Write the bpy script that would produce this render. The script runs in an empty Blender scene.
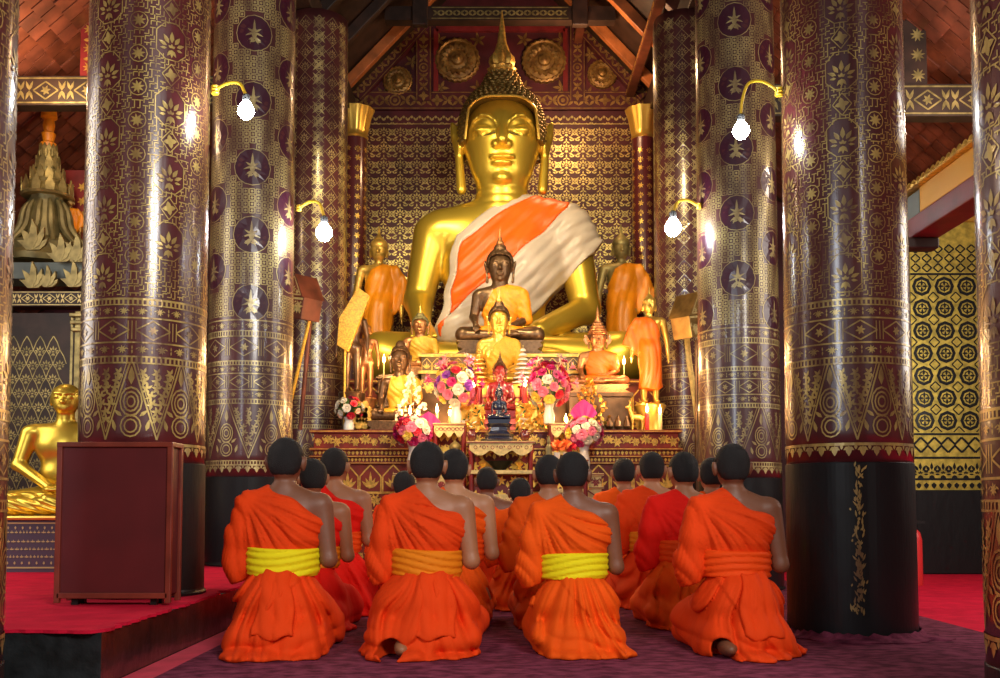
import bpy, math, random
import numpy as np
from mathutils import Vector, Matrix
sc = bpy.context.scene
COL = sc.collection
R = math.radians
PI = math.pi
# ---------------------------------------------------------------- camera, world, lights, exposure
HC = 0.65
TILT = R(3.2)
SHY = 0.110
cam = bpy.data.cameras.new('camera')
cam.lens = 36; cam.sensor_width = 36; cam.shift_y = SHY; cam.clip_end = 100; cam.clip_start = .05
camo = bpy.data.objects.new('camera', cam); COL.objects.link(camo)
camo.location = (0, 0, HC); camo.rotation_euler = (R(90) + TILT, 0, 0)
sc.camera = camo
sc.view_settings.view_transform = 'Standard'; sc.view_settings.look = 'None'
sc.view_settings.gamma = 1; sc.view_settings.exposure = 0.0
sc.view_settings.use_curve_mapping = False
sc.cycles.use_denoising = True
sc.cycles.max_bounces = 6
sc.cycles.sample_clamp_indirect = 6
w = bpy.data.worlds.new('world'); sc.world = w; w.use_nodes = True
w.node_tree.nodes['Background'].inputs[0].default_value = (1.0, .93, .86, 1)
w.node_tree.nodes['Background'].inputs[1].default_value = 0.38

def lamp(name, kind, loc, power, color, size=.1, size_y=None, aim=None, spot=None, blend=.6):
    l = bpy.data.lights.new(name, kind); l.energy = power; l.color = color
    if kind == 'AREA':
        l.size = size
        if size_y: l.shape = 'RECTANGLE'; l.size_y = size_y
    else: l.shadow_soft_size = size
    if spot: l.spot_size = R(spot); l.spot_blend = blend
    o = bpy.data.objects.new(name, l); COL.objects.link(o); o.location = loc
    if aim is not None:
        o.rotation_euler = (Vector(aim) - Vector(loc)).to_track_quat('-Z', 'Y').to_euler()
    return o
WARM = (1.0, .62, .28)
# daylight through the big front door behind the photographer; the other area lamps are added fill
lamp('front_door_daylight', 'AREA', (2.4, -1.6, 4.0), 330, (1, .95, .88), 1.8, 1.2, aim=(-.3, 5.5, .6))
lamp('front_left_fill', 'AREA', (-2.8, -1.8, 3.0), 110, (.88, .94, 1), 1.0, 2.4, aim=(0, 8, 2.2))  # second front lamp, added for fold contrast; there is no window
lamp('side_fill', 'AREA', (-4.6, 5.4, 2.6), 60, (1, .9, .8), 1.6, 2.2, aim=(-1.5, 6, 1.5))  # added fill just inside the left wall, which has no door
lamp('side_fill', 'AREA', (4.6, 6.2, 2.6), 60, (1, .9, .8), 1.6, 2.2, aim=(1.5, 6.5, 1.5))  # added fill opposite, no door in this wall either
# lamps that light the altar from the beams and from the altar top
lamp('altar_spot', 'SPOT', (-1.2, 7.6, 4.6), 400, (1, .80, .45), .12, aim=(-.1, 11, 2.7), spot=70)
lamp('altar_spot', 'SPOT', (1.25, 7.4, 4.4), 330, (1, .80, .45), .12, aim=(.2, 11, 3.0), spot=70)
lamp('altar_glow', 'POINT', (-1.0, 8.6, 1.95), 25, WARM, .08)
lamp('altar_glow', 'POINT', (1.12, 8.6, 1.9), 24, WARM, .08)
lamp('altar_glow', 'POINT', (0.0, 8.3, 1.95), 25, WARM, .08)
lamp('altar_glow', 'POINT', (-.55, 8.0, 1.5), 15, WARM, .06)
lamp('altar_glow', 'POINT', (.62, 7.95, 1.5), 15, WARM, .06)
lamp('gable_fill', 'POINT', (0.9, 11.2, 5.6), 60, (1, .6, .3), .1)  # added fill that warms and brightens the gable
lamp('aisle_lamp', 'POINT', (-3.6, 7.6, 3.9), 30, (1, .7, .4), .1)
lamp('aisle_lamp', 'POINT', (3.6, 7.4, 3.6), 30, (1, .8, .6), .1)

def at(px, py, Y):
    """world point on the plane y = Y seen at a pixel of the photograph (layout only)"""
    dx = (px - 500) / 1000; du = SHY + (339 - py) / 1000
    c, s = math.cos(TILT), math.sin(TILT)
    dy = c - du * s; dz = s + du * c
    t = Y / dy
    return Vector((dx * t, Y, HC + dz * t))

# ---------------------------------------------------------------- objects, tags
def tag(o, label=None, cat=None, group=None, kind=None):
    if label: o['label'] = label
    if cat: o['category'] = cat
    if group: o['group'] = group
    if kind: o['kind'] = kind
    return o
def empty(name, loc=(0, 0, 0), rz=0, label=None, cat=None, group=None):
    o = bpy.data.objects.new(name, None); COL.objects.link(o); o.empty_display_size = .1
    o.location = loc; o.rotation_euler = (0, 0, rz)
    return tag(o, label, cat, group)
def copy_tree(o, parent=None):
    c = o.copy(); COL.objects.link(c)
    c.parent = parent
    for ch in list(o.children): copy_tree(ch, c)
    return c
def link(name, me, mats, parent=None, smooth=False, bevel=0, loc=None):
    me.name = name
    if mats is not None:
        if not isinstance(mats, (list, tuple)): mats = [mats]
        for m in mats: me.materials.append(m)
    o = bpy.data.objects.new(name, me); COL.objects.link(o)
    if parent: o.parent = parent
    if loc is not None: o.location = loc
    if smooth: me.polygons.foreach_set('use_smooth', np.ones(len(me.polygons), bool))
    if bevel:
        b = o.modifiers.new('b', 'BEVEL'); b.width = bevel; b.segments = 2; b.limit_method = 'ANGLE'
    return o

# ---------------------------------------------------------------- materials
M = {}
def mat(name, color, rough=.5, metal=0, coat=0, var=0, vscale=6, color2=None, bump=0, bscale=40, emit=0, ecol=None, stretch=None, sheen=0, trans=0, spec=.5, detail=4, sss=0):
    m = bpy.data.materials.new(name); m.use_nodes = True
    nt = m.node_tree; N = nt.nodes; L = nt.links; b = N['Principled BSDF']
    b.inputs['Base Color'].default_value = (*color, 1)
    b.inputs['Roughness'].default_value = rough; b.inputs['Metallic'].default_value = metal
    b.inputs['Coat Weight'].default_value = coat; b.inputs['Coat Roughness'].default_value = .16
    b.inputs['Sheen Weight'].default_value = sheen
    b.inputs['Transmission Weight'].default_value = trans
    b.inputs['Specular IOR Level'].default_value = spec
    if sss: b.inputs['Subsurface Weight'].default_value = sss; b.inputs['Subsurface Radius'].default_value = (.02, .008, .004)
    if emit:
        b.inputs['Emission Color'].default_value = (*(ecol or color), 1); b.inputs['Emission Strength'].default_value = emit
    tc = N.new('ShaderNodeTexCoord'); mp = N.new('ShaderNodeMapping')
    L.new(tc.outputs['Object'], mp.inputs['Vector'])
    if stretch: mp.inputs['Scale'].default_value = stretch
    if var or color2:
        n = N.new('ShaderNodeTexNoise'); n.inputs['Scale'].default_value = vscale; n.inputs['Detail'].default_value = detail
        L.new(mp.outputs[0], n.inputs['Vector'])
        r = N.new('ShaderNodeValToRGB')
        c2 = color2 or tuple(min(1, c * (1 + var)) for c in color)
        c1 = color if color2 else tuple(c * (1 - var) for c in color)
        r.color_ramp.elements[0].color = (*c1, 1); r.color_ramp.elements[1].color = (*c2, 1)
        r.color_ramp.elements[0].position = .35; r.color_ramp.elements[1].position = .65
        L.new(n.outputs['Fac'], r.inputs[0]); L.new(r.outputs[0], b.inputs['Base Color'])
    if bump:
        n = N.new('ShaderNodeTexNoise'); n.inputs['Scale'].default_value = bscale; n.inputs['Detail'].default_value = 3
        L.new(mp.outputs[0], n.inputs['Vector'])
        bp = N.new('ShaderNodeBump'); bp.inputs['Strength'].default_value = bump; bp.inputs['Distance'].default_value = .01
        L.new(n.outputs['Fac'], bp.inputs['Height']); L.new(bp.outputs[0], b.inputs['Normal'])
    M[name] = m
    return m
mat('lacquer_maroon', (.075, .012, .016), .3, coat=.8, vscale=3, bump=.5, bscale=7, stretch=(1.6, 1.6, .35), color2=(.13, .022, .024))
mat('lacquer_umber', (.06, .018, .020), .32, coat=.7, vscale=3, bump=.5, bscale=7, stretch=(1.6, 1.6, .35), color2=(.10, .024, .026))
mat('lacquer_plum', (.05, .008, .022), .3, coat=.5)
mat('lacquer_black', (.006, .006, .007), .5, coat=.22, bump=.5, bscale=8, spec=.25, stretch=(1.5, 1.5, .6))
mat('gold_stencil', (.20, .11, .045), .36, .4, color2=(.62, .45, .13), vscale=7, bump=.4, bscale=7, stretch=(1.6, 1.6, .5), coat=.4)
mat('gold_stencil_dull', (.18, .12, .06), .38, .4, color2=(.54, .44, .18), vscale=7, bump=.4, bscale=7, stretch=(1.6, 1.6, .5), coat=.4)
mat('gold_wall', (.60, .46, .16), .38, .5, var=.3, vscale=5)
mat('gold_statue', (.80, .56, .07), .33, .78, bump=.03, bscale=5)
mat('gold_bright', (.95, .62, .12), .3, .75)
mat('gold_carved', (.80, .48, .10), .35, .6, var=.3, vscale=30)
mat('gold_pale', (.66, .52, .20), .45, .3, var=.2, vscale=30)
mat('gold_aged', (.34, .27, .10), .45, .5, var=.4, vscale=12)
mat('gold_hair', (.30, .19, .05), .4, .7)
mat('bronze', (.16, .09, .045), .33, .7, var=.3, vscale=8)
mat('bronze_gold', (.42, .26, .08), .35, .75, var=.35, vscale=8)
mat('bronze_green', (.20, .17, .07), .5, .35, var=.35, vscale=8)
mat('copper', (.50, .22, .08), .35, .7, var=.3, vscale=10)
mat('eye_dark', (.03, .015, .005), .4)
mat('red_wall', (.085, .012, .018), .5, var=.3, vscale=4)
mat('red_paint', (.22, .018, .018), .45, var=.25, vscale=6)
mat('red_altar', (.22, .022, .010), .4, var=.3, vscale=10)
mat('wood_red', (.17, .045, .022), .5, var=.4, vscale=5, stretch=(1, 1, 1))
mat('gold_paint', (.80, .42, .02), .45, .15)
mat('cloth_saffron', (.82, .15, .004), .4, bump=.2, bscale=30)
mat('gable_gold', (.20, .10, .03), .45, .5, color2=(.42, .25, .07), vscale=14)
mat('pillar_gold', (.55, .42, .07), .4, .5, var=.3, vscale=20)
mat('wood_dark', (.035, .016, .01), .55, var=.4, vscale=6)
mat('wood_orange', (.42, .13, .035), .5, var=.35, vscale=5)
mat('tile', (.20, .055, .03), .6, var=.45, vscale=4)
mat('cloth_orange', (.86, .115, .006), .42, var=.08, vscale=4, bump=.15, bscale=18)
mat('cloth_white', (.54, .45, .37), .34, var=.06, vscale=4, bump=.2, bscale=14)
mat('cloth_gold', (.88, .29, .008), .4, var=.15, vscale=10, bump=.2, bscale=30)
mat('cloth_yellow', (.66, .36, .03), .38, .2, var=.35, vscale=60, bump=.2, bscale=60)
mat('carpet_red', (.60, .010, .040), .95, var=.12, vscale=8, bump=.3, bscale=60, spec=.1)
mat('carpet_red_strip', (.60, .04, .08), .95, var=.12, vscale=8)
mat('carpet_purple', (.085, .014, .030), .95, color2=(.23, .045, .085), vscale=14, bump=1.0, bscale=40, stretch=(1, 1.5, 1), detail=10, spec=.1)
mat('plinth_black', (.010, .012, .014), .55, var=.6, vscale=12, bump=.5, bscale=18)
mat('plinth_side', (.022, .012, .010), .28, color2=(.07, .022, .015), vscale=7, bump=.5, bscale=12, coat=.4)
mat('cabinet', (.105, .008, .010), .5, var=.12, vscale=5)
mat('cabinet_edge', (.20, .035, .02), .35, var=.25, vscale=8)
mat('iron', (.02, .02, .02), .45, .6)
mat('cable_yellow', (.85, .55, .03), .4)
mat('bulb', (1, 1, 1), .2, emit=150, ecol=(.90, .96, 1))
mat('socket', (.05, .05, .05), .4)
mat('flame', (1, .75, .35), .5, emit=70, ecol=(1, .62, .22))
mat('candle_red', (.65, .03, .03), .4)
mat('candle_yellow', (.8, .55, .2), .45)
mat('blue_glaze', (.008, .014, .045), .25, coat=.5)
mat('ruby', (.22, .015, .02), .25, coat=.5)
mat('porcelain', (.75, .72, .66), .25, coat=.5)
mat('brown_glaze', (.12, .02, .02), .2, coat=.6)
mat('brass', (.65, .45, .12), .3, .8)
mat('leaf', (.04, .12, .03), .5, var=.4, vscale=30)
mat('f_white', (.68, .64, .54), .5)
mat('f_pink', (.74, .18, .30), .5)
mat('f_magenta', (.55, .015, .16), .5)
mat('f_red', (.62, .02, .05), .5)
mat('f_purple', (.28, .05, .45), .5)
mat('f_yellow', (.88, .68, .12), .5)
mat('f_peach', (.88, .50, .38), .5)
mat('pink_foil', (.85, .06, .35), .4)
mat('orange_paper', (.9, .22, .05), .5)
mat('crystal', (.92, .72, .52), .2, coat=.6, emit=.25, ecol=(1, .7, .4))
mat('white_cloth', (.6, .58, .55), .6)
mat('pink_cloth', (.70, .16, .16), .5)
mat('plaque', (.09, .075, .11), .3, coat=.3)
mat('plaque_text', (.55, .42, .18), .5)
mat('grey_beam', (.16, .20, .18), .5)
mat('floor_dark', (.03, .015, .012), .6)
mat('plaster', (.10, .07, .05), .8, var=.2)
for nm, c in dict(red=(.74, .052, .005), orange=(.80, .090, .005), amber=(.86, .17, .008), crimson=(.74, .012, .006), rust=(.66, .075, .004)).items():
    mat('robe_' + nm, c, .8, var=.08, vscale=5, bump=.55, bscale=16, stretch=(1, 1, .4), spec=.12)
mat('sash_yellow', (.80, .66, .008), .7, spec=.15, bump=.25, bscale=40)
mat('sash_amber', (.74, .20, .006), .7, spec=.15, bump=.25, bscale=40)
mat('sash_red', (.80, .065, .004), .7, spec=.15, bump=.25, bscale=40)
mat('skin_tan', (.34, .135, .06), .5, var=.08, bump=.1, bscale=60)
mat('skin_brown', (.19, .068, .032), .5, var=.08, bump=.1, bscale=60)
mat('skin_light', (.46, .21, .10), .5, var=.08, bump=.1, bscale=60)
mat('hair', (.010, .008, .008), .7, bump=.6, bscale=300, spec=.35)

# ---------------------------------------------------------------- mesh builder
class MB:
    def __init__(s): s.v = []; s.f = []; s.m = []; s.cm = 0
    def mi(s, i): s.cm = i; return s
    def add(s, vs, fs):
        o = len(s.v); s.v += [tuple(p) for p in vs]
        for f in fs: s.f.append(tuple(i + o for i in f)); s.m.append(s.cm)
        return s
    def box(s, c, d, rot=None):
        x, y, z = d[0] / 2, d[1] / 2, d[2] / 2
        vs = [Vector((sx * x, sy * y, sz * z)) for sz in (-1, 1) for sy in (-1, 1) for sx in (-1, 1)]
        if rot is not None: vs = [rot @ v for v in vs]
        c = Vector(c)
        return s.add([v + c for v in vs], [(0, 2, 3, 1), (4, 5, 7, 6), (0, 1, 5, 4), (2, 6, 7, 3), (0, 4, 6, 2), (1, 3, 7, 5)])
    def span(s, x0, x1, y0, y1, z0, z1):
        return s.box(((x0 + x1) / 2, (y0 + y1) / 2, (z0 + z1) / 2), (x1 - x0, y1 - y0, z1 - z0))
    def lathe(s, prof, n=32, c=(0, 0, 0), rot=None, wav=None):
        vs = []
        for k, (r, z) in enumerate(prof):
            for i in range(n):
                a = 2 * PI * i / n
                rr = r * (1 + (wav(a, k) if wav else 0))
                v = Vector((rr * math.cos(a), rr * math.sin(a), z))
                if rot is not None: v = rot @ v
                vs.append(v + Vector(c))
        fs = [(k * n + i, k * n + (i + 1) % n, (k + 1) * n + (i + 1) % n, (k + 1) * n + i) for k in range(len(prof) - 1) for i in range(n)]
        fs.append(tuple(reversed(range(n)))); fs.append(tuple((len(prof) - 1) * n + i for i in range(n)))
        return s.add(vs, fs)
    def ball(s, c, r, n=16, m=10):
        r = r if isinstance(r, (tuple, list)) else (r, r, r)
        vs = []; fs = []
        for j in range(m + 1):
            t = PI * j / m
            for i in range(n):
                a = 2 * PI * i / n
                vs.append((c[0] + r[0] * math.sin(t) * math.cos(a), c[1] + r[1] * math.sin(t) * math.sin(a), c[2] - r[2] * math.cos(t)))
        for j in range(m):
            for i in range(n): fs.append((j * n + i, j * n + (i + 1) % n, (j + 1) * n + (i + 1) % n, (j + 1) * n + i))
        return s.add(vs, fs)
    def tube(s, pts, r, n=8):
        pts = [Vector(p) for p in pts]; rs = r if isinstance(r, (list, tuple)) else [r] * len(pts)
        vs = []
        for i, p in enumerate(pts):
            t = (pts[min(i + 1, len(pts) - 1)] - pts[max(i - 1, 0)]).normalized()
            u = t.orthogonal().normalized() if i == 0 else (u - t * u.dot(t)).normalized()
            w_ = t.cross(u)
            for k in range(n):
                a = 2 * PI * k / n
                vs.append(p + (u * math.cos(a) + w_ * math.sin(a)) * rs[i])
        fs = [(i * n + k, i * n + (k + 1) % n, (i + 1) * n + (k + 1) % n, (i + 1) * n + k) for i in range(len(pts) - 1) for k in range(n)]
        fs.append(tuple(reversed(range(n)))); fs.append(tuple((len(pts) - 1) * n + k for k in range(n)))
        return s.add(vs, fs)
    def prism(s, poly, y0, y1, c=(0, 0, 0), rot=None):
        """outline in x,z extruded along y"""
        n = len(poly); vs = []
        for y in (y0, y1):
            for (x, z) in poly:
                v = Vector((x, y, z))
                if rot is not None: v = rot @ v
                vs.append(v + Vector(c))
        fs = [tuple(range(n)), tuple(reversed(range(n, 2 * n)))] + [(i, n + i, n + (i + 1) % n, (i + 1) % n) for i in range(n)]
        return s.add(vs, fs)
    def mesh(s):
        me = bpy.data.meshes.new('m'); me.from_pydata(s.v, [], s.f)
        me.polygons.foreach_set('material_index', s.m)
        return me
    def build(s, name, mats, parent=None, smooth=False, bevel=0, loc=None):
        me = s.mesh()
        o = link(name, me, mats, parent, False, bevel, loc)
        if smooth:
            me.polygons.foreach_set('use_smooth', np.ones(len(me.polygons), bool))
            me.set_sharp_from_angle(angle=R(42))
        return o

# ---------------------------------------------------------------- flat ornament drawn in (u, v) and wrapped on a surface
class Dec:
    def __init__(s, mp): s.mp = mp; s.p = []
    def poly(s, pts, mi=1): s.p.append((pts, mi)); return s
    def line(s, a, b, w_, mi=1, step=.045):
        a = np.array(a, float); b = np.array(b, float); d = b - a; L = np.hypot(*d)
        if L < 1e-6: return s
        n = max(1, int(math.ceil(L / step))); q = np.array([-d[1], d[0]]) / L * w_ / 2
        for i in range(n):
            p0 = a + d * i / n; p1 = a + d * (i + 1) / n
            s.p.append(([p0 - q, p1 - q, p1 + q, p0 + q], mi))
        return s
    def path(s, pts, w_, mi=1, closed=False):
        for i in range(len(pts) - (0 if closed else 1)): s.line(pts[i], pts[(i + 1) % len(pts)], w_, mi)
        return s
    def petal(s, u, v, ang, L, W, mi=1):
        c, sn = math.cos(ang), math.sin(ang)
        pts = [(0, 0), (.35 * L, -W / 2), (.65 * L, -W * .38), (L, 0), (.65 * L, W * .38), (.35 * L, W / 2)]
        return s.poly([(u + c * x - sn * y, v + sn * x + c * y) for x, y in pts], mi)
    def disc(s, u, v, r, mi=1, n=10): return s.poly([(u + r * math.cos(2 * PI * i / n), v + r * math.sin(2 * PI * i / n)) for i in range(n)], mi)
    def bigdisc(s, u, v, r, mi=1, n=16, sy=1):
        P = lambda rr, i: (u + rr * math.cos(2 * PI * i / n), v + sy * rr * math.sin(2 * PI * i / n))
        for i in range(n):
            s.poly([(u, v), P(r / 2, i), P(r / 2, i + 1)], mi); s.poly([P(r / 2, i), P(r, i), P(r, i + 1), P(r / 2, i + 1)], mi)
        return s
    def ring(s, u, v, r, w_, mi=1, n=12, sy=1):
        P = lambda rr, i: (u + rr * math.cos(2 * PI * i / n), v + sy * rr * math.sin(2 * PI * i / n))
        for i in range(n): s.poly([P(r - w_ / 2, i), P(r + w_ / 2, i), P(r + w_ / 2, i + 1), P(r - w_ / 2, i + 1)], mi)
        return s
    def rosette(s, u, v, r, k=8, mi=1):
        for i in range(k): s.petal(u, v, 2 * PI * i / k + .2, r, r * 2.2 / k * 1.3, mi)
        return s
    def lotus(s, u, v, h, mi=1):
        for a, r0, l, w_ in ((90, .22, .46, .19), (57, .22, .40, .17), (123, .22, .40, .17), (25, .22, .36, .15), (155, .22, .36, .15), (-4, .2, .26, .11), (184, .2, .26, .11), (90, .02, .17, .12), (40, .02, .16, .10), (140, .02, .16, .10)):
            s.petal(u + r0 * h * math.cos(R(a)), v - h * .26 + r0 * h * math.sin(R(a)), R(a), h * l, h * w_, mi)
        for a in (235, 270, 305): s.petal(u, v - h * .32, R(a), h * .32, h * .13, mi)
        return s
    def deity(s, u, v, h, mi=1, k=0):
        fl = -1 if k % 2 else 1
        s.petal(u, v + .02 * h, R(90), h * .5, h * .10, mi)
        s.disc(u, v + .12 * h, .075 * h, mi, 8)
        s.petal(u, v + .06 * h, R(270), h * .30, h * .2, mi)
        for a, l in ((200, .36), (-20, .36), (150, .3), (30, .3)): s.petal(u, v + .02 * h, R(a if fl > 0 else 180 - a), h * l, h * .08, mi)
        for a in (215, 240, 300, 325): s.petal(u, v - .14 * h, R(a), h * .32, h * .09, mi)
        for a in (190, 350, 165, 15): s.petal(u + fl * .04 * h, v - .3 * h, R(a), h * .22, h * .07, mi)
        return s
    def add_to(s, mb):
        if not s.p: return mb
        allp = np.array([q for pts, _ in s.p for q in pts], float)
        wv = np.repeat(np.arange(len(s.p)) % 11 * .00012, [len(p[0]) for p in s.p]); X = s.mp(allp[:, 0], allp[:, 1], wv); o = len(mb.v); mb.v += list(map(tuple, X.tolist()))
        for pts, mi in s.p:
            n = len(pts); mb.f.append(tuple(range(o, o + n))); mb.m.append(mi); o += n
        return mb
def plane_map(origin, ux, uz, off):
    O = np.array(origin, float); A = np.array(ux, float); B = np.array(uz, float); n = np.cross(A, B); n = n / np.linalg.norm(n)
    return lambda u, v, w: O + np.outer(u, A) + np.outer(v, B) + np.outer(np.sign(off) * w + off, n)

# ---------------------------------------------------------------- signed distance sculpting
def ell(P, c, r):
    q = P - np.array(c, np.float32); r = np.array(r, np.float32)
    k0 = np.linalg.norm(q / r, axis=1); k1 = np.linalg.norm(q / (r * r), axis=1)
    return k0 * (k0 - 1) / np.maximum(k1, 1e-6)
def cap(P, a, b, ra, rb=None):
    rb = ra if rb is None else rb
    a = np.array(a, np.float32); b = np.array(b, np.float32); ab = b - a
    t = np.clip((P - a) @ ab / max(float(ab @ ab), 1e-9), 0, 1)
    return np.linalg.norm(P - a - t[:, None] * ab, axis=1) - (ra + (rb - ra) * t)
def smin(a, b, k):
    h = np.clip(.5 + .5 * (b - a) / k, 0, 1)
    return b * (1 - h) + a * h - k * h * (1 - h)
def smax(a, b, k): return -smin(-a, -b, k)
def U(k, *ds):
    d = ds[0]
    for e in ds[1:]: d = smin(d, e, k)
    return d
def chain(P, pts, rs, k=None):
    d = None
    for i in range(len(pts) - 1):
        e = cap(P, pts[i], pts[i + 1], rs[i], rs[i + 1])
        d = e if d is None else (np.minimum(d, e) if not k else smin(d, e, k))
    return d
def poly2(x, z, pts):
    pts = [np.array(p, np.float32) for i, p in enumerate(pts) if math.dist(p, pts[i - 1]) > 1e-5]; d = np.full(x.shape, 1e9, np.float32); s = np.ones(x.shape, np.float32)
    n = len(pts)
    for i in range(n):
        a = pts[i]; b = pts[i - 1]; ex, ez = b - a
        wx = x - a[0]; wz = z - a[1]
        t = np.clip((wx * ex + wz * ez) / (ex * ex + ez * ez), 0, 1)
        d = np.minimum(d, (wx - ex * t) ** 2 + (wz - ez * t) ** 2)
        c1 = z >= a[1]; c2 = z < b[1]; c3 = ex * wz > ez * wx
        fl = (c1 & c2 & c3) | (~c1 & ~c2 & ~c3)
        s = np.where(fl, -s, s)
    return s * np.sqrt(d)
def sdf_mesh(f, lo, hi, h, scale=1, margin=1.7):
    B = 6
    lo = np.array(lo, float) - 2 * h; hi = np.array(hi, float) + 2 * h
    nb = np.ceil((hi - lo) / (h * B)).astype(int); n = nb * B
    bi = np.stack(np.meshgrid(*[np.arange(k) for k in nb], indexing='ij'), -1).reshape(-1, 3)
    dc = f((lo + (bi + .5) * B * h).astype(np.float32))
    act = np.abs(dc) < B * h * .87 * margin
    V = np.repeat(np.repeat(np.repeat(np.where(dc < 0, -1, 1).reshape(nb), B, 0), B, 1), B, 2).astype(np.float32)
    loc = np.stack(np.meshgrid(*[np.arange(B)] * 3, indexing='ij'), -1).reshape(-1, 3)
    idx = (bi[act][:, None, :] * B + loc[None]).reshape(-1, 3)
    vals = np.empty(len(idx), np.float32)
    for s0 in range(0, len(idx), 400000):
        ii = idx[s0:s0 + 400000]; vals[s0:s0 + 400000] = f((lo + ii * h).astype(np.float32))
    V[idx[:, 0], idx[:, 1], idx[:, 2]] = vals
    V[0] = V[-1] = 1; V[:, 0] = V[:, -1] = 1; V[:, :, 0] = V[:, :, -1] = 1
    S = V < 0
    cnt = np.zeros(tuple(n - 1), np.int8)
    for a in (0, 1):
        for b in (0, 1):
            for c in (0, 1): cnt += S[a:n[0] - 1 + a, b:n[1] - 1 + b, c:n[2] - 1 + c]
    cells = np.argwhere((cnt > 0) & (cnt < 8))
    vid = np.full(tuple(n - 1), -1, np.int64); vid[cells[:, 0], cells[:, 1], cells[:, 2]] = np.arange(len(cells))
    acc = np.zeros((len(cells), 3)); num = np.zeros(len(cells))
    cor = [(a, b, c) for a in (0, 1) for b in (0, 1) for c in (0, 1)]
    for p in cor:
        for ax in range(3):
            if p[ax]: continue
            q = list(p); q[ax] = 1
            va = V[cells[:, 0] + p[0], cells[:, 1] + p[1], cells[:, 2] + p[2]]; vb = V[cells[:, 0] + q[0], cells[:, 1] + q[1], cells[:, 2] + q[2]]
            m = (va < 0) != (vb < 0)
            t = np.where(m, va / np.where(m, va - vb, 1), 0)
            pt = np.tile(np.array(p, float), (len(cells), 1)); pt[:, ax] += t
            acc[m] += pt[m]; num[m] += 1
    P = lo + (cells + acc / num[:, None]) * h
    e = h * .3
    for it in range(2):
        P32 = P.astype(np.float32); d = f(P32)
        g = np.stack([f(P32 + np.array(v, np.float32)) - f(P32 - np.array(v, np.float32)) for v in ((e, 0, 0), (0, e, 0), (0, 0, e))], -1) / (2 * e)
        st = -(d / np.maximum((g * g).sum(1), .2))[:, None] * g
        L = np.linalg.norm(st, axis=1, keepdims=True); st *= np.minimum(1, h * .5 / np.maximum(L, 1e-9))
        P = P + st * .8
    faces = []
    for ax in range(3):
        o1, o2 = [(1, 2), (2, 0), (0, 1)][ax]
        sl_a = [slice(0, -1)] * 3; sl_b = [slice(0, -1)] * 3
        sl_a[ax] = slice(0, -1); sl_b[ax] = slice(1, None)
        for o in (o1, o2): sl_a[o] = slice(1, -1); sl_b[o] = slice(1, -1)
        A = S[tuple(sl_a)]; Bb = S[tuple(sl_b)]
        for flip, mk in ((False, A & ~Bb), (True, ~A & Bb)):
            ed = np.argwhere(mk)
            if not len(ed): continue
            base = ed.copy(); base[:, o1] += 1; base[:, o2] += 1
            def cid(d1, d2):
                c = base.copy(); c[:, o1] -= d1; c[:, o2] -= d2
                return vid[c[:, 0], c[:, 1], c[:, 2]]
            q = np.stack([cid(1, 1), cid(0, 1), cid(0, 0), cid(1, 0)], -1)
            faces.append(q[:, ::-1] if flip else q)
    F = np.concatenate(faces)
    F = F[(F >= 0).all(1)]
    me = bpy.data.meshes.new('m')
    me.vertices.add(len(P)); me.vertices.foreach_set('co', (P * scale).ravel())
    me.loops.add(F.size); me.loops.foreach_set('vertex_index', F.ravel())
    me.polygons.add(len(F)); me.polygons.foreach_set('loop_start', np.arange(0, F.size, 4)); me.polygons.foreach_set('loop_total', np.full(len(F), 4))
    me.update(calc_edges=True); me.validate()
    me.polygons.foreach_set('use_smooth', np.ones(len(me.polygons), bool))
    return me
# ================================================================ setting
PF = .21       # height of the left platform
WY = 12.6      # back wall
EZ = at(500, 108, WY).z
def struct(name, mb, m, parent=None, bevel=0):
    o = mb.build(name, m, parent, bevel=bevel)
    if not parent: o['kind'] = 'structure'
    return o
struct('floor', MB().span(-6, 6, -3, 13, -.1, 0), M['floor_dark'])
struct('wall_left', MB().span(-6.1, -6, -3, 13, 0, 7), M['plaster'])
struct('wall_right', MB().span(6, 6.1, -3, 13, 0, 7), M['plaster'])
# carpets
tag(MB().span(-1.28, 2.42, .3, 8.74, 0, .012).build('carpet', M['carpet_purple']), 'dark purple mottled carpet the monks kneel on', 'carpet')
tag(MB().span(2.425, 5.6, .3, 10.5, 0, .010).build('carpet', M['carpet_red']), 'bright red carpet on the floor beyond the right-hand columns', 'carpet')
tag(MB().span(-1.405, -1.285, .3, 8.6, 0, .009).build('carpet_strip', M['carpet_red_strip']), 'narrow pinkish red carpet strip along the foot of the dark platform', 'carpet')
# left platform
rnd = random.Random(3)
mb = MB().span(-5.9, -1.41, at(105, 634, 3.57).y, 8.6, .0, PF - .012)
mb.f = mb.f; mb.m = [0, 0, 0, 0, 0, 1]
pl = struct('floor_platform', mb, [M['plinth_black'], M['plinth_side']])
tp = []
X0, X1, Y0, Y1 = -5.9, -1.405, 3.555, 8.6
n = 150
for i in range(n):
    x = X0 + (X1 - X0) * i / n; tp.append((x, Y0 + .012 * math.sin(i * .37) + rnd.uniform(-.006, .006)))
for i in range(n):
    y = Y0 + (Y1 - Y0) * i / n; tp.append((X1 + rnd.uniform(-.012, .012) - (.03 if rnd.random() < .15 else 0), y))
tp += [(X1, Y1), (X0, Y1)]
mb = MB(); k = len(tp)
mb.add([(x, y, PF - .012) for x, y in tp] + [(x, y, PF) for x, y in tp], [tuple(range(k, 2 * k)), tuple(reversed(range(k)))] + [(i, (i + 1) % k, k + (i + 1) % k, k + i) for i in range(k)])
tag(mb.build('carpet', M['carpet_red']), 'red carpet with frayed edge covering the raised left platform', 'carpet')

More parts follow.
